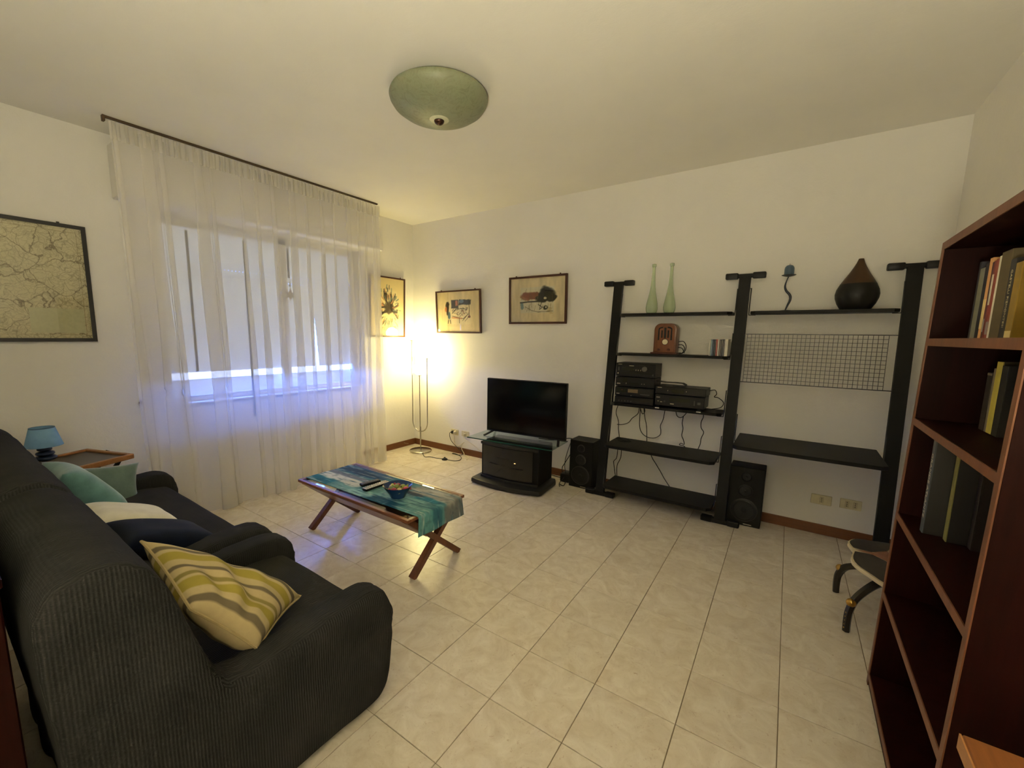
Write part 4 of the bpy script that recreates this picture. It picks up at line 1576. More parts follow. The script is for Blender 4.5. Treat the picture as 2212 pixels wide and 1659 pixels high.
def arch(w, h, r, base):
    o_ = [(-w, base), (w, base)]
    for kk in range(9):
        a = pi / 2 * kk / 8
        o_.append((w - r + r * cos(a), h - r + r * sin(a)))
    for kk in range(9):
        a = pi / 2 + pi / 2 * kk / 8
        o_.append((-w + r + r * cos(a), h - r + r * sin(a)))
    return o_


MB().box(RX - .104, RX + .104, -.188, -.052, RZ + .0003, RZ + .014, .003).build('plinth', M_RADIOD, rd, 0)
body = MB().prism([(RX + x, RZ + z) for x, z in arch(hw, hh, .05, .012)], -.172, -.062, 'y', .006, 2).build('cabinet', M_RADIO, rd, 40)
MB().prism([(RX + x, RZ + z) for x, z in arch(hw - .012, hh - .012, .042, .022)], -.1745, -.170, 'y', .001).build('front_panel', wood('radio_front', rgb(92, 52, 27), rgb(118, 72, 42), .3, 2), rd, 40)
for dx, z0, z1 in ((-.048, .112, .185), (-.024, .130, .190), (0, .128, .212), (.024, .130, .190), (.048, .112, .185)):
    sl = .006 if dx else .008
    MB().box(RX + dx - sl, RX + dx + sl, -.1765, -.1735, RZ + z0, RZ + z1, .001).build('grille_slot', M_BLACKP, rd, 0)
for s_ in (-1, 1):
    MB().tube([(RX + s_ * .048, -.175, RZ + .18), (RX + s_ * .045, -.175, RZ + .205), (RX + s_ * .018, -.175, RZ + .214)], .0055, 8).build('grille_slot', M_BLACKP, rd)
m_ = axes((RX + .004, -.1745, RZ + .098), (1, 0, 0), (0, 0, 1), (0, -1, 0))
dl = MB().lathe([(.026, 0), (.026, .003), (.022, .0045), (.021, .003)], n=28, mtx=m_).build('dial', M_RADIOD, rd)
MB().lathe([(.021, .001), (.021, .0032), (.001, .0036)], n=28, mtx=m_).build('dial_face', M_IVORY, dl)
for dx in (-.042, .034):
    MB().lathe([(.010, 0), (.010, .008), (.007, .011)], n=18, mtx=axes((RX + dx, -.1745, RZ + .036), (1, 0, 0), (0, 0, 1), (0, -1, 0))).build('knob', M_RADIOD, rd)
MB().tube([(RX + .08, -.075, RZ + .10), (RX + .12, -.07, RZ + .103), (RX + .142, -.07, RZ + .07), (RX + .14, -.08, RZ + .03), (RX + .12, -.09, RZ + .008), (RX + .10, -.08, RZ + .006)], .003, 8).build('power_lead', M_BLACKP, rd)
MB().tube([(RX + .08, -.08, RZ + .075), (RX + .115, -.07, RZ + .075), (RX + .133, -.07, RZ + .045), (RX + .12, -.08, RZ + .012), (RX + .105, -.10, RZ + .012), (RX + .125, -.10, RZ + .010)], .003, 8).build('power_lead', M_BLACKP, rd)
MB().tube([(RX + .08, -.085, RZ + .055), (RX + .112, -.08, RZ + .05), (RX + .126, -.075, RZ + .03), (RX + .138, -.09, RZ + .012)], .0028, 8).build('power_lead', M_BLACKP, rd)

# cds
cds = [(.010, (196, 190, 176), 'silver-grey', .124), (.010, (120, 140, 160), 'pale blue', .124), (.012, (24, 40, 66), 'navy blue', .122), (.010, (26, 24, 24), 'black', .124), (.010, (150, 60, 50), 'red and white', .124), (.010, (206, 196, 184), 'cream', .124), (.012, (70, 62, 56), 'brown', .124), (.010, (64, 60, 56), 'charcoal', .126), (.010, (34, 32, 32), 'dark grey', .124), (.022, (222, 214, 196), 'thick white', .126)]
xx = 3.362
for kk, (w_, c, nm, h_) in enumerate(cds):
    lab = '%s compact disc case in the row on the second shelf' % nm
    t_ = thing('cd_case', lab, 'cd case', (xx + w_ / 2, -.12, 1.267), 'compact discs on the second shelf')
    MB().box(xx + .0004, xx + w_ - .0004, -.178, -.04, 1.2665, 1.2665 + h_, .0008).build('case', plain('cd_' + nm.replace(' ', '_').replace('-', '_'), rgb(*c), .3), t_, 0)
    MB().box(xx + .002, xx + w_ - .002, -.1786, -.178, 1.275, 1.2665 + h_ - .01).build('spine_card', plain('cds_' + nm.replace(' ', '_').replace('-', '_'), rgb(*[min(255, int(v * .8 + 40)) for v in c]), .4), t_, 0)
    xx += w_ + .001

# hi-fi units


def hifi(label, x0, x1, y0, y1, z0, z1, spec):
    t = thing('hifi_unit', label, 'hi-fi unit', ((x0 + x1) / 2, (y0 + y1) / 2, z0), 'black hi-fi units on the third shelf')
    MB().box(x0, x1, y0 + .006, y1, z0 + .004, z1, .002).build('housing', M_BLACKP, t, 0)
    MB().box(x0 - .001, x1 + .001, y0, y0 + .006, z0 + .006, z1 - .002, .002).build('front_panel', plain('black_front', rgb(17, 16, 14), .4, spec=.3), t, 0)
    h = z1 - z0
    w = x1 - x0
    for (nm, a, b, c, d, mm) in spec:
        if nm == 'dial':
            MB().lathe([(b, 0), (b, .010), (b * .8, .013)], n=28, mtx=axes((x0 + a * w, y0 - .0002, z0 + c * h), (1, 0, 0), (0, 0, 1), (0, -1, 0))).build('volume_dial', mm, t)
        else:
            MB().box(x0 + a * w, x0 + b * w, y0 - .0025, y0, z0 + c * h, z0 + d * h, .0005).build(nm, mm, t, 0)
    return t


M_SILV = plain('silver_print', rgb(186, 176, 150))
M_DISP = plain('display_glass', rgb(44, 44, 34), .15)
M_BTN = plain('hifi_button', rgb(64, 62, 56), .4)
M_TAPE = plain('cassette_window', rgb(104, 88, 64), .3)
sx0, sx1, fy = 2.672, 2.992, -.222
hifi('small black hi-fi base unit at the bottom of the left stack', sx0, sx1, fy, -.02, .8392, .900, [('button', .1 + .08 * i, .13 + .08 * i, .3, .5, M_BTN) for i in range(5)] + [('slot', .5, .95, .55, .62, M_DISP)])
hifi('black cassette deck with tan cassette windows in the left stack', sx0, sx1, fy, -.02, .9005, .982, [('cassette_window', .05, .30, .45, .85, M_DISP), ('cassette_window', .34, .60, .45, .82, M_TAPE), ('button', .16, .21, .62, .78, plain('pink_label', rgb(200, 150, 120), .5)), ('badge', .04, .12, .25, .31, M_SILV), ('button', .66, .9, .3, .4, M_BTN), ('button', .42, .44, .12, .2, M_SILV)])
hifi('black tuner with small buttons in the left stack', sx0, sx1, fy, -.02, .9825, 1.066, [('display', .2, .3, .5, .85, M_DISP), ('badge', .04, .13, .28, .36, M_SILV), ('button', .28, .29, .3, .45, M_SILV), ('slot', .36, .62, .4, .46, M_DISP), ('slot', .36, .62, .28, .34, M_DISP), ('button', .68, .695, .36, .44, M_SILV), ('button', .74, .755, .36, .44, M_SILV)])
hifi('black amplifier with a round volume dial on top of the left stack', sx0, sx1, fy, -.02, 1.0665, 1.184, [('dial', .74, .0215, .62, 0, M_BTN), ('display', .16, .46, .48, .70, M_DISP), ('badge', .05, .15, .88, .92, M_SILV), ('badge', .34, .46, .80, .84, M_SILV), ('button', .05, .08, .45, .7, M_BTN), ('button', .51, .525, .48, .56, M_SILV), ('button', .57, .585, .48, .56, M_SILV), ('button', .63, .645, .48, .56, M_SILV), ('slot', .16, .95, .28, .32, M_DISP), ('button', .04, .065, .20, .30, M_SILV), ('button', .93, .965, .16, .30, M_BTN)])
rx0, rx1 = 3.008, 3.368
hifi('black disc player, lower unit of the right stack', rx0, rx1, fy - .004, -.02, .8392 + .012, .945, [('display', .02, .10, .72, .80, M_SILV), ('button', .05, .08, .4, .46, M_SILV), ('button', .11, .15, .34, .42, M_SILV), ('button', .18, .22, .38, .52, M_BTN), ('badge', .32, .40, .24, .31, M_SILV), ('display', .3, .72, .5, .8, M_DISP), ('button', .8, .82, .3, .7, M_BTN), ('button', .87, .93, .4, .6, M_BTN)])
for xf in (rx0 + .03, rx1 - .03):
    pass
hifi('black receiver, upper unit of the right stack', rx0 - .004, rx1 + .006, fy, -.02, .9455, 1.012, [('badge', .04, .13, .80, .88, M_SILV), ('button', .25, .262, .45, .6, M_SILV), ('button', .62, .635, .5, .62, M_SILV), ('slot', .03, .28, .15, .22, M_DISP), ('display', .34, .58, .3, .7, M_DISP)])
for x in (rx0 + .02, rx1 - .035):
    o = MB().box(x - .012, x + .012, -.215, -.06, .8392, .8508).build('hifi_foot', M_BLACKP, None, 0)
    for q in COL.objects:
        if q.get('label') == 'black disc player, lower unit of the right stack':
            o.parent = q
            o.data.transform(Matrix.Translation(-q.location))
            break
rc = thing('ribbon_cable', 'flat black cable looping from the left stack onto the right stack', 'cable', (3.1, -.15, 1.04))
pth = [Vector(p) for p in ((2.99, -.13, 1.045), (3.06, -.13, 1.038), (3.13, -.13, 1.040), (3.19, -.13, 1.038), (3.215, -.13, 1.025), (3.205, -.13, 1.0135), (3.12, -.13, 1.0135))]
mb = MB()
for p, q in zip(pth, pth[1:]):
    mb.beam(p, q, .06, .005, (0, 1, 0))
mb.build('flat_lead', M_BLACKP, rc, 0)
for nm, lab, pts in (
    ('black_cable', 'thin black cable looping from the right end of the right stack', [(3.37, -.06, .985), (3.41, -.05, .995), (3.425, -.05, .965), (3.41, -.05, .94), (3.44, -.05, .935), (3.478, -.05, .90), (3.46, -.05, .86), (3.40, -.06, .843)]),
    ('black_cable', 'cable dropping beside the left upright to the fourth shelf', [(2.665, -.03, .815), (2.641, -.03, .79), (2.625, -.03, .719), (2.650, -.03, .645), (2.655, -.03, .568), (2.668, -.03, .498)]),
    ('black_cable', 'thin cable sweeping left from the third shelf to the left upright', [(2.829, -.03, .808), (2.821, -.03, .735), (2.773, -.03, .686), (2.742, -.03, .642), (2.691, -.03, .618), (2.64, -.03, .612)]),
    ('black_cable', 'long black cable hanging in a deep loop under the third shelf', [(2.838, -.02, .815), (2.835, -.02, .702), (2.839, -.02, .617), (2.865, -.02, .56), (2.916, -.02, .532), (2.972, -.02, .535), (3.014, -.02, .566), (3.019, -.02, .608), (3.013, -.02, .649), (3.032, -.02, .71), (3.044, -.02, .815)]),
    ('black_cable', 'straight cable dropping to the fourth shelf inside the deep loop', [(2.862, -.025, .815), (2.88, -.025, .708), (2.90, -.025, .625), (2.912, -.03, .498)]),
    ('black_cable', 'small cable loop close under the third shelf near the deep loop', [(2.834, -.04, .815), (2.85, -.04, .76), (2.865, -.04, .737), (2.881, -.04, .763), (2.868, -.04, .815)]),
    ('black_cable', 'cable hanging in a shallow loop below the right stack', [(3.125, -.03, .815), (3.14, -.03, .757), (3.168, -.03, .74), (3.196, -.03, .759), (3.222, -.03, .799), (3.244, -.03, .816)]),
    ('black_cable', 'cable dropping from the shallow loop to the fourth shelf with a knot', [(3.192, -.03, .755), (3.187, -.03, .698), (3.196, -.03, .65), (3.191, -.03, .592), (3.207, -.03, .554), (3.215, -.035, .52), (3.19, -.035, .525), (3.18, -.035, .51), (3.21, -.035, .507), (3.225, -.035, .498)]),
    ('black_cable', 'wavy cable furthest right between the third and fourth shelves', [(3.339, -.03, .815), (3.341, -.03, .766), (3.329, -.03, .725), (3.332, -.03, .677), (3.353, -.03, .641), (3.339, -.03, .591), (3.335, -.03, .542), (3.322, -.03, .498)]),
    ('black_cable', 'cable slanting from the fourth shelf down to the bottom shelf', [(2.93, -.03, .47), (2.96, -.03, .37), (3.00, -.03, .31), (3.045, -.03, .245), (3.08, -.03, .19), (3.125, -.03, .132)]),
    ('black_cable', 'cable behind the left upright reaching the bottom shelf', [(2.66, -.03, .47), (2.655, -.03, .312), (2.632, -.03, .271), (2.628, -.03, .252), (2.642, -.03, .173), (2.655, -.04, .132)]),
    ('black_cable', 'thin inner cable next to the left upright below the fourth shelf', [(2.69, -.025, .47), (2.69, -.025, .317), (2.66, -.025, .229), (2.665, -.03, .132)]),
    ('black_cable', 'coiled dark cable lying at the left end of the fourth shelf', [(2.66, -.10, .498), (2.70, -.06, .500), (2.78, -.08, .498), (2.80, -.14, .498), (2.74, -.18, .498), (2.68, -.14, .502), (2.72, -.08, .505), (2.79, -.10, .504), (2.76, -.16, .503), (2.70, -.13, .508)]),
):
    t_ = thing(nm, lab, 'cable', tuple(pts[-1]), 'black cables on the shelving')
    MB().tube(pts, .0032, 6).build('lead', M_BLACKP, t_)

# things on the right bay -------------------------------------------------
ch_ = thing('candle_holder', 'dark wavy-stemmed iron candle holder on the right top shelf', 'candle holder', (3.814, -.10, 1.5952))
MB().lathe([(.034, .0), (.034, .004), (.006, .007)], (3.814, -.10, 1.5955), 24).build('foot_plate', M_BLACKM, ch_)
MB().tube([(3.812, -.10, 1.60), (3.822, -.10, 1.632), (3.834, -.10, 1.670), (3.830, -.10, 1.703), (3.806, -.10, 1.735), (3.797, -.10, 1.765), (3.802, -.10, 1.80), (3.812, -.10, 1.832)], lambda t_: .0035 + .0045 * sin(pi * min(1, t_ * 1.15 + .02)) ** 1.0, 12).build('wavy_stem', plain('blue_black_iron', rgb(44, 48, 54), .4, .5), ch_)
MB().lathe([(.006, 1.829), (.030, 1.834), (.043, 1.840), (.042, 1.842), (.02, 1.838)], (3.812, -.10, 0), 32).build('drip_pan', plain('blue_black_iron', rgb(44, 48, 54)), ch_)
cn = thing('candle', 'stubby blue-grey domed candle standing on the wavy holder', 'candle', (3.812, -.10, 1.8405))
MB().lathe([(.028, .0), (.0285, .004), (.0285, .042), (.026, .054), (.018, .064), (.006, .068), (.001, .0685)], (3.812, -.10, 1.8405), 28).build('wax', plain('blue_grey_wax', rgb(62, 82, 98), .5), cn)
MB().tube([(3.812, -.10, 1.908), (3.812, -.10, 1.914), (3.8125, -.10, 1.918)], .0012, 6, False).build('wick', M_BLACKP, cn)
VX, VY, VZ = 4.186, -.125, 1.5955
va = thing('vase', 'large brown teardrop vase with a dark lower half', 'vase', (VX, VY, VZ))
pv = [(.070, 0), (.080, .004), (.098, .035), (.110, .070), (.1125, .095), (.107, .125), (.092, .160)]
pu = [(.092, .160), (.072, .195), (.050, .232), (.033, .265), (.021, .292), (.0145, .312), (.013, .318), (.009, .318), (.010, .30)]
MB().lathe(pv, (VX, VY, VZ), 48).build('dark_base', plain('black_lacquer', rgb(13, 11, 8), .45, spec=.25), va, 60)
MB().lathe(pu, (VX, VY, VZ), 48).build('brown_neck', plain('brown_lacquer', rgb(58, 38, 18), .45, 0, .2, 12, .3), va, 60)

# ------------------------------------------------------------------ hide stool
sx, sy = 4.395, -1.085
stl = thing('stool', 'low stool with brown leather patchwork seat and curved studded legs', 'stool', (sx, sy, 0))
ol = []
oi_ = []
for kk in range(72):
    a = 2 * pi * kk / 72
    r = 1 + .03 * sin(5 * a + .6) + .03 * sin(9 * a) - .16 * math.exp(-((((a - pi * .97) + pi) % (2 * pi) - pi) / .28) ** 2)
    ol.append((.205 * r * cos(a), .275 * r * sin(a)))
    oi_.append((.199 * r * cos(a), .268 * r * sin(a)))


def dome(mb, outl, z0, crown, sag):
    n = len(outl)
    rings = []
    for f in (1, .82, .6, .36, .12):
        ring = []
        for x, y in outl:
            px, py = x * f, y * f
            z = z0 + crown * (1 - f * f) + sag * (px / .2) ** 2 - .02 * (py / .27) ** 2
            ring.append(mb.bm.verts.new((sx + px, sy + py, z)))
        rings.append(ring)
    for A_, B_ in zip(rings, rings[1:]):
        for q in range(n):
            mb.bm.faces.new((A_[q], A_[(q + 1) % n], B_[(q + 1) % n], B_[q]))
    mb.bm.faces.new(rings[-1])


mb = MB()
dome(mb, ol, .350, .006, .012)
me = bpy.data.meshes.new('hide')
mb.bm.to_mesh(me)
mb.bm.free()
me = evaluated(me, [('SOLIDIFY', dict(thickness=.016, offset=-1))])
link_mesh('pale_hide_edge', me, plain('cream_hide', rgb(206, 192, 158), .8), stl, 60)
tt = NT('patchwork_leather')
vv_ = tt.coord()
vo = tt.node('ShaderNodeTexVoronoi', feature='F1')
vo.inputs['Scale'].default_value = 6.5
vo.inputs['Randomness'].default_value = .9
tt.link(vv_, vo.inputs['Vector'])
sc_ = tt.node('ShaderNodeSeparateColor')
tt.link(vo.outputs['Color'], sc_.inputs[0])
rp = tt.node('ShaderNodeValToRGB')
rp.color_ramp.interpolation = 'CONSTANT'
e_ = rp.color_ramp.elements
e_[0].color = rgb(40, 34, 26)
e_[1].position = .5
e_[1].color = rgb(124, 78, 52)
tt.link(sc_.outputs[0], rp.inputs[0])
tt.link(rp.outputs[0], tt.b.inputs['Base Color'])
tt.b.inputs['Roughness'].default_value = .6
M_DARKL = plain('dark_leather', rgb(44, 38, 30), .6, 0, .2, 30)
M_BROWNL = plain('brown_leather', rgb(122, 80, 56), .6, 0, .15, 30)
# leather patches, each its own piece, following the seat


def patch(poly, mat_, name):
    mb_ = MB()
    n = len(poly)
    cx_ = sum(p[0] for p in poly) / n
    cy_ = sum(p[1] for p in poly) / n
    dense = []
    for (x0, y0), (x1, y1) in zip(poly, poly[1:] + poly[:1]):
        for q in range(5):
            dense.append((x0 + (x1 - x0) * q / 5, y0 + (y1 - y0) * q / 5))
    rings = []
    for f in (.985, .6, .2):
        rings.append([(cx_ + (x - cx_) * f, cy_ + (y - cy_) * f) for x, y in dense])

    def zz(x, y):
        f2 = min(1, (x / .205) ** 2 + (y / .275) ** 2)
        return .3515 + .006 * (1 - f2) + .012 * (x / .2) ** 2 - .02 * (y / .27) ** 2
    rv = [[mb_.bm.verts.new((sx + x, sy + y, zz(x, y) + (.0022 if i == 0 else .0066))) for x, y in r] for i, r in enumerate(rings)]
    m_n = len(dense)
    for A_, B_ in zip(rv, rv[1:]):
        for q in range(m_n):
            mb_.bm.faces.new((A_[q], A_[(q + 1) % m_n], B_[(q + 1) % m_n], B_[q]))
    mb_.bm.faces.new(rv[-1])
    mb_.build(name, mat_, stl, 60)


def arc(k0, k1):
    return [oi_[q % 72] for q in range(k0, k1 + 1)]


# angles: 0 = towards the wall (+x), 18 = +y (back wall), 36 = -x (room side), 54 = -y (camera side)
patch(arc(16, 35) + [(-.10, .02), (-.03, .10)], M_DARKL, 'leather_patch')
patch(arc(37, 58) + [(.06, -.10), (-.02, -.075), (-.10, -.005)], M_DARKL, 'leather_patch')
patch([(-.165, .0), (-.10, .018), (-.034, .095), (-.02, .045), (-.035, -.03), (-.02, -.07), (-.10, -.008)], M_BROWNL, 'leather_patch')
patch([(-.03, -.03), (-.015, .045), (.11, .03), (.12, -.05), (.06, -.07)], M_DARKL, 'leather_patch')
patch(arc(4, 15) + [(-.028, .098), (-.015, .05), (.115, .033)], M_BROWNL, 'leather_patch')
patch(arc(59, 74) + [(.12, .02), (.125, -.053), (.06, -.075), (-.015, -.075), (.065, -.102)], M_BROWNL, 'leather_patch')
M_CARVED = plain('dark_carved_wood', rgb(30, 22, 13), .35)
M_BRASS = plain('brass', rgb(176, 140, 70), .3, .9)
mb = MB()
mb.lathe([(.02, .245), (.10, .262), (.15, .30), (.155, .322)], (sx, sy, 0), 32)
mb.build('seat_support', M_CARVED, stl)
for fx, fy_ in ((4.205, -.848), (4.222, -1.228), (4.585, -.86), (4.585, -1.235)):
    q = Vector((fx - sx, fy_ - sy)).normalized()
    R_ = Vector((fx - sx, fy_ - sy)).length
    P_ = lambda f, z: (sx + q.x * R_ * f, sy + q.y * R_ * f, z)
    leg = MB().tube([P_(.28, .255), P_(.55, .232), P_(.86, .175), P_(.985, .115), P_(1.01, .06), P_(1.0, .002)], lambda t_: .0195 - .004 * t_, 6).build('leg', M_CARVED, stl)
    MB().sphere(P_(.975, .150), .0205, 12, 8).build('brass_disc', M_BRASS, leg)
    for z in (.10, .08, .06, .04, .022):
        MB().sphere((sx + q.x * (R_ * 1.005 + .013), sy + q.y * (R_ * 1.005 + .013), z), .0035, 8, 6).build('stud', M_BRASS, leg)

# ------------------------------------------------------------------ bookcase (leans back 0.75 degrees)
BKX, BY0, BY1, BH, BD = 4.261, -2.42, -1.574, 1.74, .305
TILT = Matrix.Translation((BKX, 0, 0)) @ Matrix.Rotation(math.atan(.01322), 4, 'Y') @ Matrix.Translation((-BKX, 0, 0))
bc = thing('bookcase', 'tall dark mahogany bookcase against the right wall', 'bookcase', (BKX + .15, (BY0 + BY1) / 2, 0))


def tb_(x0, x1, y0, y1, z0, z1, name, mat_, parent, bevel=.001):
    return MB().box(x0, x1, y0, y1, z0, z1, bevel, 1, TILT).build(name, mat_, parent, 0)


th = .024
for y0 in (BY0, BY1 - th):
    p = tb_(BKX + .003, BKX + BD, y0, y0 + th, .004, BH, 'side_panel', M_MAHO, bc)
    tb_(BKX, BKX + .003, y0, y0 + th, .004, BH, 'edge_strip', M_MAHOE, p, 0)
tb_(BKX + BD - .006, BKX + BD, BY0 + th, BY1 - th, .05, BH - .01, 'back_panel', M_MAHO, bc, 0)
for z1, t_ in ((BH, .026), (1.407, .026), (1.116, .024), (.748, .025), (.419, .026), (.055, .024)):
    p = tb_(BKX + .003, BKX + BD - .006, BY0 + th, BY1 - th, z1 - t_, z1, 'shelf', M_MAHO, bc)
    tb_(BKX, BKX + .003, BY0 + th, BY1 - th, z1 - t_, z1, 'edge_strip', M_MAHOE, p, 0)
tb_(BKX + .004, BKX + .018, BY0 + th, BY1 - th, .004, .030, 'kick_board', M_MAHO, bc)


def book(label, y0, w, z0, h, x0, d, cover, grp, side=None, spine_text=None, tcol=None, tsize=.012, lean=0, bands=()):
    """spine faces the room (-x); y0 = left edge seen from the room (larger y)"""
    t = thing('book', label, 'book', (x0 + d / 2, y0 - w / 2, z0), grp)
    if lean:
        t.rotation_euler = (lean, 0, 0)
    hw_ = w / 2
    MB().box(-d / 2 + .0022, d / 2, -hw_, -hw_ + .0022, .0008, h).build('cover', side or cover, t, 0, False)
    MB().box(-d / 2 + .0022, d / 2, hw_ - .0022, hw_, .0008, h).build('cover', side or cover, t, 0, False)
    MB().box(-d / 2 - .001, -d / 2 + .0022, -hw_, hw_, .0008, h, .0006).build('spine', cover, t, 0, False)
    MB().box(-d / 2 + .0022, d / 2 - .003, -hw_ + .0022, hw_ - .0022, .003, h - .003).build('pages', plain('page_block', rgb(206, 196, 168), .8), t, 0, False)
    for z_0, z_1, m_ in bands:
        MB().box(-d / 2 - .0016, -d / 2 - .0009, -hw_ + .001, hw_ - .001, z_0, z_1).build('spine_band', m_, t, 0, False)
    if spine_text:
        text_mesh('spine_title', spine_text, tsize, tcol, t, Matrix.Identity(4)) if False else None
        cu = bpy.data.curves.new('spine_title', 'FONT')
        cu.body = spine_text
        cu.size = tsize
        cu.extrude = .0003
        cu.align_x = 'CENTER'
        cu.align_y = 'CENTER'
        o = bpy.data.objects.new('tmp', cu)
        COL.objects.link(o)
        me_ = bpy.data.meshes.new_from_object(o.evaluated_get(bpy.context.evaluated_depsgraph_get()))
        bpy.data.objects.remove(o)
        xs = [v_.co.x for v_ in me_.vertices]
        ln = max(xs) - min(xs)
        k_ = min(1.0, (h - .03) / ln)
        me_.transform(Matrix.Scale(k_, 4))
        # reads from top to bottom: text x -> -z ; text y (up) -> -y ; faces -x
        me_.transform(axes((-d / 2 - .0016, 0, h / 2), (0, 0, -1), (0, -1, 0), (-1, 0, 0)))
        link_mesh('spine_title', me_, tcol, t, 0, False)
    return t


C_ = lambda n, c, r=.5: plain('book_' + n, rgb(*c), r)
G1, G2, G3 = 'books on the upper bookcase shelf', 'books on the second bookcase shelf', 'books on the third bookcase shelf'
z1s = 1.4075
M_TXT = plain('spine_print', rgb(170, 156, 120), .5)
yb = -1.685
for lab, w, h, c, kw in (
    ('black-blue tall thin book at the left end of the upper shelf', .014, .245, C_('black_blue', (40, 38, 46)), {}),
    ('grey cloth book with a rounded spine on the upper shelf', .036, .222, C_('grey_cloth', (128, 126, 108), .8), {}),
    ('dark blue thin book between grey and orange spines', .026, .232, C_('dark_blue', (34, 32, 44)), {}),
    ('orange and cream spined magazine on the upper shelf', .020, .243, C_('orange', (222, 166, 104)), {'bands': ((.03, .12, plain('cream_band', rgb(230, 206, 140), .5)),)}),
    ('dark plum slim book right of the orange magazine', .012, .228, C_('plum', (84, 44, 48)), {'bands': ((.02, .06, plain('grey_band', rgb(150, 136, 128), .5)),)}),
    ('slim maroon book with a white spine label', .012, .230, C_('maroon', (124, 46, 40)), {'bands': ((.10, .19, plain('white_band', rgb(220, 212, 190), .5)),)}),
    ('brick red book with a pale foot on the upper shelf', .018, .232, C_('brick', (142, 58, 42)), {'bands': ((.012, .05, plain('grey_band', rgb(150, 136, 128), .5)),)}),
    ('cream thin book right of the red spines', .012, .238, C_('cream', (226, 220, 196)), {}),
    ('wide olive-brown volume on the upper shelf', .062, .245, C_('olive', (92, 78, 48), .7), {}),
    ('black book with faded vertical title on the upper shelf', .034, .215, C_('black', (30, 24, 22)), {'spine_text': 'CASTELLI PIEMONTESI', 'tcol': M_TXT, 'tsize': .016}),
    ('mustard yellow book at the right of the upper shelf', .036, .20, C_('mustard', (150, 118, 34)), {'bands': ((.002, .02, plain('cream_band', rgb(230, 206, 140))),)}),
):
    w *= 1.18
    book(lab, yb, w, z1s, h, 4.358, .17, c, G1, **kw)
    yb -= w + .0012
z2s = 1.1165
book('thin black book with a pale border on the second shelf', -1.735, .040, z2s, .185, 4.405, .13, C_('dark_brown', (40, 30, 24)), G2, bands=((.176, .183, plain('pale_line', rgb(132, 120, 100), .6)),))
MB_b = book('slim grey-brown book left of the yellow book', -1.782, .014, z2s, .200, 4.405, .13, C_('grey_brown', (124, 112, 92)), G2)
book('bright yellow upright book on the second shelf', -1.799, .042, z2s, .222, 4.405, .13, C_('yellow', (204, 186, 78)), G2, C_('olive_dark', (60, 50, 20)))
book('black book right of the yellow book', -1.843, .044, z2s, .212, 4.405, .13, C_('black2', (28, 24, 22)), G2)
bx_ = thing('box', 'small pale blue-grey box lying on the cream boxes', 'box', (4.49, -1.965, z2s + .058), 'small boxes on the second bookcase shelf')
MB().box(4.44, 4.545, -2.01, -1.915, z2s + .0585, z2s + .083, .002).build('box_body', plain('pale_blue_card', rgb(186, 194, 188), .7), bx_, 0)
bx_ = thing('box', 'cream box in the middle of the small stack', 'box', (4.485, -1.965, z2s + .026), 'small boxes on the second bookcase shelf')
MB().box(4.425, 4.545, -2.02, -1.905, z2s + .0265, z2s + .058, .002).build('box_body', plain('cream_card', rgb(216, 198, 170), .7), bx_, 0)
bx_ = thing('box', 'pinkish box at the bottom of the small stack', 'box', (4.485, -1.965, z2s), 'small boxes on the second bookcase shelf')
MB().box(4.42, 4.545, -2.02, -1.91, z2s + .0005, z2s + .026, .002).build('box_body', plain('pink_card', rgb(196, 164, 144), .7), bx_, 0)
z3s = .7485
M_TXT2 = plain('pale_title', rgb(190, 180, 160), .5)
book('dark book with a blue-grey spine reading GRANDE ATLANTE', -1.760, .030, z3s, .33, 4.305, .22, C_('slate', (66, 70, 76)), G3, C_('black2', (14, 12, 12)), spine_text='GRANDE ATLANTE', tcol=M_TXT2, tsize=.026)
book('book with an olive-green spine on the third shelf', -1.806, .028, z3s, .33, 4.352, .20, C_('green_spine', (128, 122, 66)), G3, C_('black3', (18, 10, 8)))
book('dark book between the olive spine and the lettered book', -1.838, .030, z3s, .315, 4.40, .16, C_('dark_red', (26, 12, 9)), G3)
book('pale book edge behind the lettered book on the third shelf', -1.870, .014, z3s, .262, 4.425, .14, C_('pale_edge', (176, 160, 128)), G3, C_('black3', (18, 10, 8)))
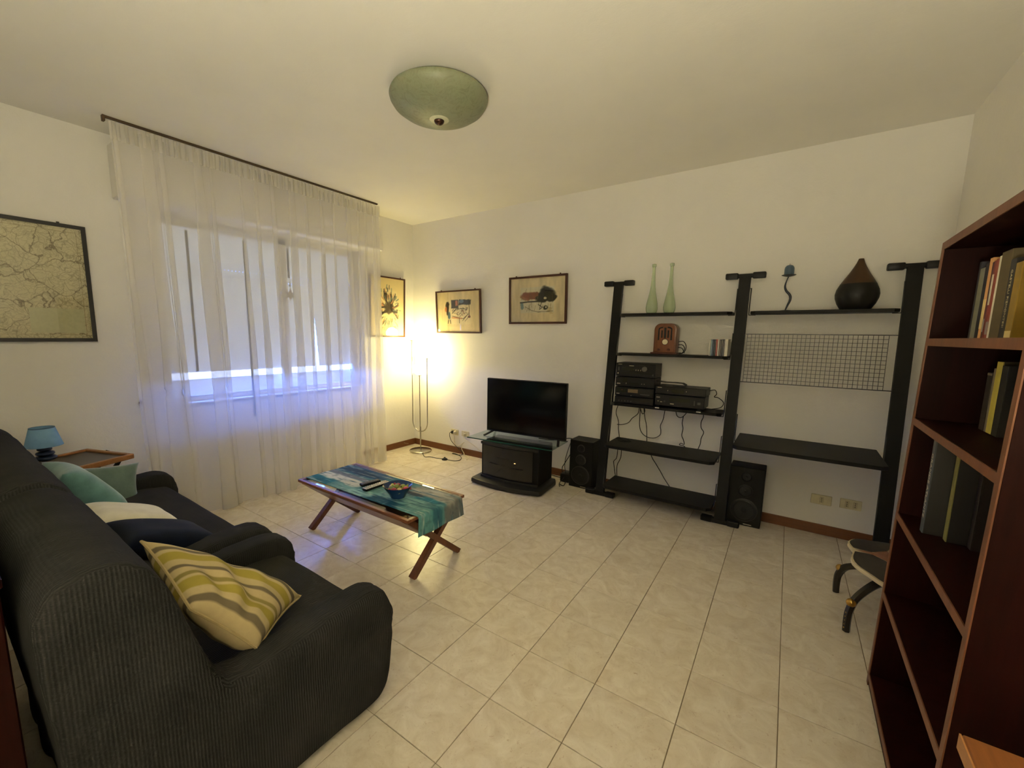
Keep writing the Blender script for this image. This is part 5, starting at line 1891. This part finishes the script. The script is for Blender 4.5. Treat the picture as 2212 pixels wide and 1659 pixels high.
book('book with boxed pale capital letters on its spine', -1.886, .024, z3s, .235, 4.418, .14, C_('brown_letters', (56, 38, 26)), G3, spine_text='I  V  I  G  P  E', tcol=M_TXT2, tsize=.02)

# ------------------------------------------------------------------ wooden table at the lower right
wt = thing('wooden_table', 'honey-brown wooden table corner at the lower right beside the bookcase', 'table', (4.39, -3.2, 0))
MB().box(4.180, 4.606, -3.66, -2.788, .722, .750, .003).build('table_top', M_PINE, wt, 0)
MB().box(4.1775, 4.180, -3.66, -2.790, .7225, .7495).build('edge_strip', M_PINEL, wt, 0)
for x in (4.20, 4.56):
    for y in (-3.64, -2.845):
        MB().box(x, x + .04, y, y + .04, .001, .722, .002).build('leg', M_PINE, wt, 0)
MB().box(4.215, 4.235, -3.62, -2.82, .65, .722).build('apron', M_PINE, wt, 0)

# ------------------------------------------------------------------ dark cabinet behind the armchair
cb = thing('sideboard', 'dark mahogany sideboard behind the armchair at the lower left', 'sideboard', (2.1, -4.0, 0))
MB().box(1.60, 2.615, -4.40, -3.685, .06, .87, .003).build('carcass', M_MAHO, cb, 0)
MB().box(1.585, 2.625, -4.41, -3.680, .87, .892, .003).build('top', M_MAHO, cb, 0)
for x in (1.63, 2.545):
    for y in (-4.38, -3.74):
        MB().box(x, x + .04, y, y + .04, .001, .06).build('foot', M_MAHO, cb, 0)

# ------------------------------------------------------------------ added fill light, unseen behind the camera, to even out the room
tx, ty = 3.85, -4.2
to = thing('fill_uplight', 'added fill uplight with a wide dish, unseen behind the camera', 'floor lamp', (tx, ty, 0))
MB().lathe([(.13, .001), (.13, .015), (.02, .022)], (tx, ty, 0), 32).build('base', M_BLACKM, to)
MB().tube([(tx, ty, .02), (tx, ty, .5), (tx, ty, .93)], .011, 10, False).build('pole', M_BLACKM, to)
MB().lathe([(.02, .92), (.12, .94), (.20, .99), (.195, .99), (.115, .947), (.02, .93)], (tx, ty, 0), 32, False).build('shade_bowl', M_BLACKM, to)
MB().lathe([(.001, .962), (.14, .962), (.14, .970), (.001, .971)], (tx, ty, 0), 28).build('fill_disc', plain('fill_emission', rgb(255, 250, 240), .3, emit=((1.0, .92, .66, 1), FILL_LIGHT)), to)
